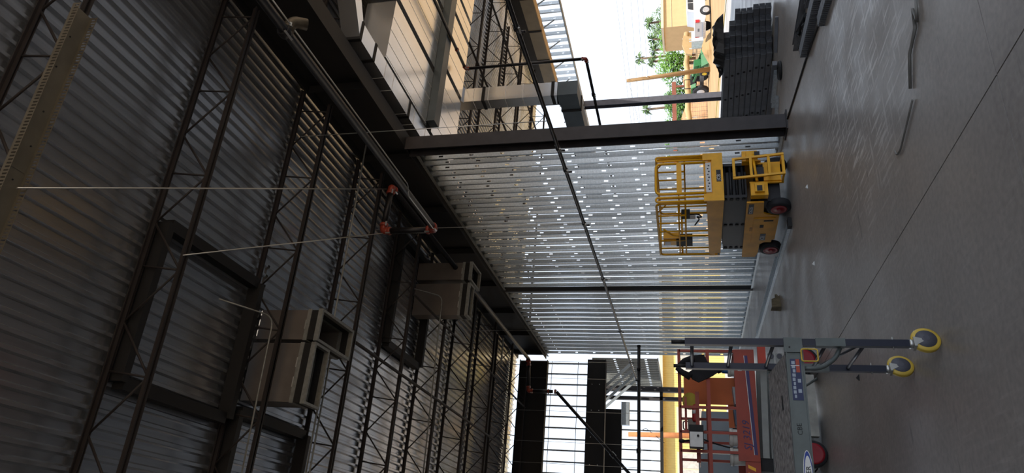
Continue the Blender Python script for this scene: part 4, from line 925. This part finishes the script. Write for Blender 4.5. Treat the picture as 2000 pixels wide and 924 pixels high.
# tractor
GREEN = mat('tractor_green', (34, 104, 48), .45, 0, .08, 4); TYEL = mat('tractor_yellow', (232, 196, 40), .5)
tc_ = thing('tractor', 'green tractor with yellow hubs parked behind the leaning utility pole', 'tractor', (43.0, 56.2, GZ), math.radians(86))
part(tc_, 'hood', B().prism([(-2.0, .75), (-.3, .8), (-.3, 1.45), (-1.9, 1.35)], (0, -.35, 0), (1, 0, 0), (0, 0, 1), (0, .7, 0)), GREEN)
part(tc_, 'chassis', B().box(-1.9, -.25, .45, 1.6, .25, .8), BLKSTEEL)
part(tc_, 'fender', B().prism([(.7, 1.2), (1.0, 1.65), (2.1, 1.65), (2.35, 1.2), (2.2, 1.15), (2.0, 1.5), (1.1, 1.5), (.85, 1.15)], (0, .45, 0), (1, 0, 0), (0, 0, 1), (0, .4, 0)), GREEN)
part(tc_, 'fender', B().prism([(.7, 1.2), (1.0, 1.65), (2.1, 1.65), (2.35, 1.2), (2.2, 1.15), (2.0, 1.5), (1.1, 1.5), (.85, 1.15)], (0, -.85, 0), (1, 0, 0), (0, 0, 1), (0, .4, 0)), GREEN)
part(tc_, 'seat', B().box(.7, -.25, 1.1, 1.2, .25, 1.25).box(1.15, -.25, 1.1, 1.3, .25, 1.7), BLACK)
part(tc_, 'steering_wheel', B().lathe((.25, 0, 1.62), (-.5, 0, 1), [(.2, 0), (.2, .03)], 16), BLACK)
part(tc_, 'roll_bar', B().sweep(fillet([(1.5, -.5, .9), (1.5, -.5, 2.25), (1.5, .5, 2.25), (1.5, .5, .9)], .1, 4), .04, 8), BLACK)
for s in (-1, 1):
    part(tc_, 'loader_arm', B().bar((.3, s * .55, 1.4), (-2.6, s * .55, .7), .08, .16), GREEN)
    for x, r in ((1.5, .75), (-1.5, .45)):
        o = part(tc_, 'wheel', B().lathe((x, s * .62, r), (0, s, 0), [(r * .8, 0), (r, .05), (r, .3), (r * .8, .35)], 26), RUBBER)
        part(o, 'hub', B().lathe((x, s * .975, r), (0, s, 0), [(r * .5, 0), (r * .45, .01), (.06, .015)], 18), TYEL if r < .6 else CARW)
part(tc_, 'loader_bucket', B().prism([(-3.1, .1), (-2.5, .1), (-2.5, .75), (-2.6, .75)], (0, -.9, 0), (1, 0, 0), (0, 0, 1), (0, 1.8, 0)), GREEN)
cg = thing('white_crate', 'white framed crate with a pale panel in front of the green tractor', 'crate', (43.4, 51.9, GZ))
for dx in (0, 1.1):
    for dy in (0, 1.0): part(cg, 'crate_post', B().box(dx - .03, dy - .03, 0, dx + .03, dy + .03, 1.75), CARW)
part(cg, 'crate_panel', B().box(0, -.02, .55, 1.1, .02, 1.55), mat('pale_panel', (206, 220, 222), .5)); part(cg, 'crate_panel', B().box(-.02, 0, .55, .02, 1.0, 1.55), MATS['pale_panel']); part(cg, 'crate_shelf', B().box(0, 0, .5, 1.1, 1.0, .55), CARW)
# tarp-topped fence, pallets, reddish beam
TARP = mat('tan_tarp', (178, 150, 106), .85, 0, .08, 1.2, .4)
fn = thing('tarp_fence', 'wire fence topped with a long rolled tan tarp beyond the tractor', 'fence', (46, 62, GZ))
part(fn, 'rolled_tarp', B().sweep([(40 + i * 1.0, 62 + .12 * math.sin(i * 1.7), 1.0 + .08 * math.sin(i * 2.3)) for i in range(14)], [.28 + .06 * math.sin(i * 3.1) for i in range(14)], 10), TARP, True)
for i in range(7): part(fn, 'fence_post', B().tube((40.2 + i * 2.0, 62, GZ), (40.2 + i * 2.0, 62, 1.3), .04, 6), ROD, True)
for z in range(9): part(fn, 'fence_wire', B().tube((40.2, 62, GZ + .15 + z * .22), (52.2, 62, GZ + .15 + z * .22), .012, 4), MATS['rung_grey'], True)
for i in range(24): part(fn, 'fence_wire', B().tube((40.4 + i * .5, 62, GZ), (40.4 + i * .5, 62, 1.0), .010, 4), MATS['rung_grey'], True)
tp = thing('tarp_cover', 'draped tan tarp hanging at the corner of the tan building', 'tarp', (49.5, 60.5, GZ))
part(tp, 'tarp_sheet', B().prism([(48.8, .5), (51.0, .2), (51.4, 1.3), (50.2, 1.45), (49.0, 1.1)], (0, 60.4, 0), (1, 0, 0), (0, 0, 1), (0, .25, 0)), TARP, True)
part(tp, 'tarp_post', B().tube((51, 60.5, GZ), (51, 60.5, 1.4), .05, 6), ROD, True)
REDB = mat('reddish_steel', (140, 84, 66), .8, 0, .1, 2)
rb_ = thing('reddish_beam', 'long reddish-brown beam on posts in front of the trees', 'beam', (52, 75, GZ))
part(rb_, 'beam', B().box(44, 74.9, 2.27, 56.5, 75.1, 2.78), REDB, True)
for x in (45, 50, 55.8): part(rb_, 'post', B().box(x - .1, 74.9, GZ, x + .1, 75.1, 2.27), REDB, True)
for i, (x, y, r_, h) in enumerate(((47.5, 70, 2.6, 2.6), (53.5, 71, 2.2, 2.3), (44.5, 66, 2.4, 1.9))):
    mound('rounded tan earth bank behind the fence, %s in size' % ('largest', 'middle', 'smallest')[(0, 1, 2)[i]], (x, y, GZ), r_ * 1.3, r_, h, mat('earth_bank', (176, 132, 94), .95, 0, .08, 1), 'earth_bank')
# bricks, rope, brush near the slab edge
rp = thing('yellow_rope', 'yellow rope strung along the outer slab edge', 'rope', (18.7, 22, 0))
part(rp, 'rope_line', B().sweep([(18.6, 14, .25), (18.6, 18, .05), (18.6, 20.2, .03), (18.6, 23.3, .12), (18.6, 27.9, .20), (18.6, 31, .5)], .013, 6), mat('rope_yellow', (150, 140, 30), .7), True)
for y in (14, 31): part(rp, 'rope_stake', B().tube((18.6, y, 0), (18.6, y, .8), .02, 6), ROD, True)
bsh = thing('dry_brush', 'brown dry brush clump at the slab edge behind the column', 'brush', (20.3, 30.4, GZ))
b = B()
for i in range(160):
    a, e = random.uniform(0, 6.28), random.uniform(.0, 1.5); L = random.uniform(.8, 1.25); d = Vector((math.cos(a) * math.cos(e) * .42, math.sin(a) * math.cos(e) * .42, math.sin(e))); d = d * L; s = Vector((-d.y, d.x, 0)).normalized() * .03
    p0 = Vector((20.3, 30.4, GZ)); b.add([p0 + s, p0 - s, p0 + d - s * .3, p0 + d + s * .3], [(0, 1, 2, 3)])
part(bsh, 'twigs', b, mat('brush_brown', (92, 70, 58), .9), True)
solo('red_cap', B().lathe((20.0, 30.0, .52), (0, 0, 1), [(.16, 0), (.17, .1), (.10, .16), (.02, .18)], 12).tube((20.0, 30.0, GZ), (20.0, 30.0, .54), .03, 6), mat('cap_red', (186, 70, 66), .6), 'red-capped marker post beside the dry brush', 'marker post', (20, 30, GZ))
# yellow building at the end of the hall
YEL = mat('yellow_siding', (222, 202, 126), .8, 0, .03, 3)
T = YEL.node_tree; wv_ = T.nodes.new('ShaderNodeTexWave'); wv_.wave_type = 'BANDS'; wv_.bands_direction = 'X'; wv_.inputs['Scale'].default_value = 2.2; wv_.inputs['Distortion'].default_value = 0
bp_ = T.nodes.new('ShaderNodeBump'); bp_.inputs['Strength'].default_value = .9; bp_.inputs['Distance'].default_value = .03
T.links.new(T.nodes['Texture Coordinate'].outputs['Object'], wv_.inputs['Vector']); T.links.new(wv_.outputs['Color'], bp_.inputs['Height']); T.links.new(bp_.outputs[0], T.nodes['Principled BSDF'].inputs['Normal'])
yb = thing('yellow_building', 'yellow building with vertical siding and white windows beyond the end of the hall', 'building', (9, 45, GZ))
part(yb, 'wall_front', B().box(-6, 45, GZ, 18.2, 45.3, 3.2), YEL, True)
part(yb, 'wall_end', B().box(17.9, 45.3, GZ, 18.2, 53, 3.2), YEL, True); part(yb, 'roof', B().box(-6.4, 44.6, 3.2, 18.6, 53.4, 3.4), CREAM, True)
for x0, x1 in ((7.9, 9.5), (4.9, 6.85), (1.4, 3.2), (11.6, 13.4), (15.0, 16.6)):
    wn = part(yb, 'window_frame', B().box(x0, 44.93, .9, x1, 45.0, 2.42), CREAM, True)
    part(wn, 'pane', B().box(x0 + .1, 44.91, 1.0, (x0 + x1) / 2 - .04, 44.93, 2.32), mat('pane_grey', (196, 194, 188), .2), True); part(wn, 'pane', B().box((x0 + x1) / 2 + .04, 44.91, 1.0, x1 - .1, 44.93, 2.32), MATS['pane_grey'], True)
# trees
LEAF = [mat('leaf_light', (108, 150, 50), .7, 0, .2, 1.2, col2=(76, 116, 36)), mat('leaf_mid', (88, 128, 48), .7, 0, .2, 1.2, col2=(60, 96, 34)), mat('palm_green', (96, 122, 72), .7, 0, .15, 1.2)]
BARK = mat('bark', (120, 100, 80), .9)
def tree(lab, c, rx, ry, rz_, zc, m, n=1500):
    t = thing('leafy_tree', lab, 'tree', c, 0, 'trees beyond the lot')
    part(t, 'trunk', B().sweep([(0, 0, 0), (.1, 0, (zc - c[2]) * .5), (0, .1, zc - c[2])], [.28, .22, .12], 8), BARK)
    b = B()
    lobes = [(Vector((random.uniform(-.55, .55) * rx, random.uniform(-.55, .55) * ry, random.uniform(-.4, .45) * rz_)), random.uniform(.45, .62)) for _ in range(8)]
    for i in range(n):
        lc, k = random.choice(lobes); d = Vector((random.gauss(0, 1), random.gauss(0, 1), random.gauss(0, 1))).normalized() * random.uniform(.75, 1.05) * k
        p = lc + Vector((d.x * rx, d.y * ry, d.z * rz_)) + Vector((0, 0, zc - c[2])); u = Vector((random.gauss(0, 1), random.gauss(0, 1), random.gauss(0, 1))).normalized(); v = u.orthogonal().normalized(); s = random.uniform(.16, .30)
        b.add([p - u * s, p + v * s * .5, p + u * s, p - v * s * .5], [(0, 1, 2, 3)])
    part(t, 'crown', b, m)
tree('bright green bushy tree right beside the tan building', (78.0, 92, GZ), 3.6, 2.6, 2.8, 2.6, LEAF[0], 2200)
tree('bright green tree behind the green tractor', (73.5, 93, GZ), 3.2, 2.6, 2.9, 2.8, LEAF[0], 2000)
tree('mid green tree behind the leaning utility pole', (69.8, 95, GZ), 3.0, 2.6, 2.5, 2.4, LEAF[1], 1800)
tree('low mid green tree behind the reddish beam', (65.5, 96, GZ), 3.2, 2.6, 2.2, 2.2, LEAF[1], 1700)
tree('low mid green tree glimpsed next to the brown-black column', (60.0, 96, GZ), 3.4, 2.6, 2.3, 2.2, LEAF[1], 1700)
tree('dark green tree rising above the roof of the tan building', (98, 112, GZ), 5.0, 3.0, 2.4, 5.6, LEAF[2], 1500)
def palm(lab, x, y, z):
    t = thing('palm_tree', lab, 'palm tree', (x, y, GZ), 0, 'palm trees beyond the lot'); h = z - GZ
    part(t, 'trunk', B().sweep([(0, 0, 0), (.15, 0, h * .6), (0, 0, h)], [.26, .20, .18], 8), BARK)
    b = B()
    for i in range(34):
        a = random.uniform(0, 6.28); e = random.uniform(-.6, 1.3); L = random.uniform(1.1, 1.5); d = Vector((math.cos(a) * math.cos(e), math.sin(a) * math.cos(e), math.sin(e))); s = d.orthogonal().normalized()
        p0 = Vector((0, 0, h)); m1 = p0 + d * L * .6 + Vector((0, 0, .1)); e1 = p0 + d * L + Vector((0, 0, -.35))
        b.add([p0, m1 + s * .22, e1, m1 - s * .22], [(0, 1, 2, 3)])
    part(t, 'fronds', b, LEAF[2])
for (x, z, lab) in ((88.5, 6.9, 'palm tree above the middle of the tan building roof'), (84.8, 6.2, 'short palm tree above the corner of the tan building roof'), (82.4, 6.0, 'palm tree just clear of the tan building end'), (80.8, 8.4, 'tallest palm tree, standing above the bright green trees'), (80.0, 6.3, 'lower palm tree right beside the tallest one'), (70.2, 7.2, 'lone palm tree between the leaning pole and the column')):
    palm(lab, x, 100, z)
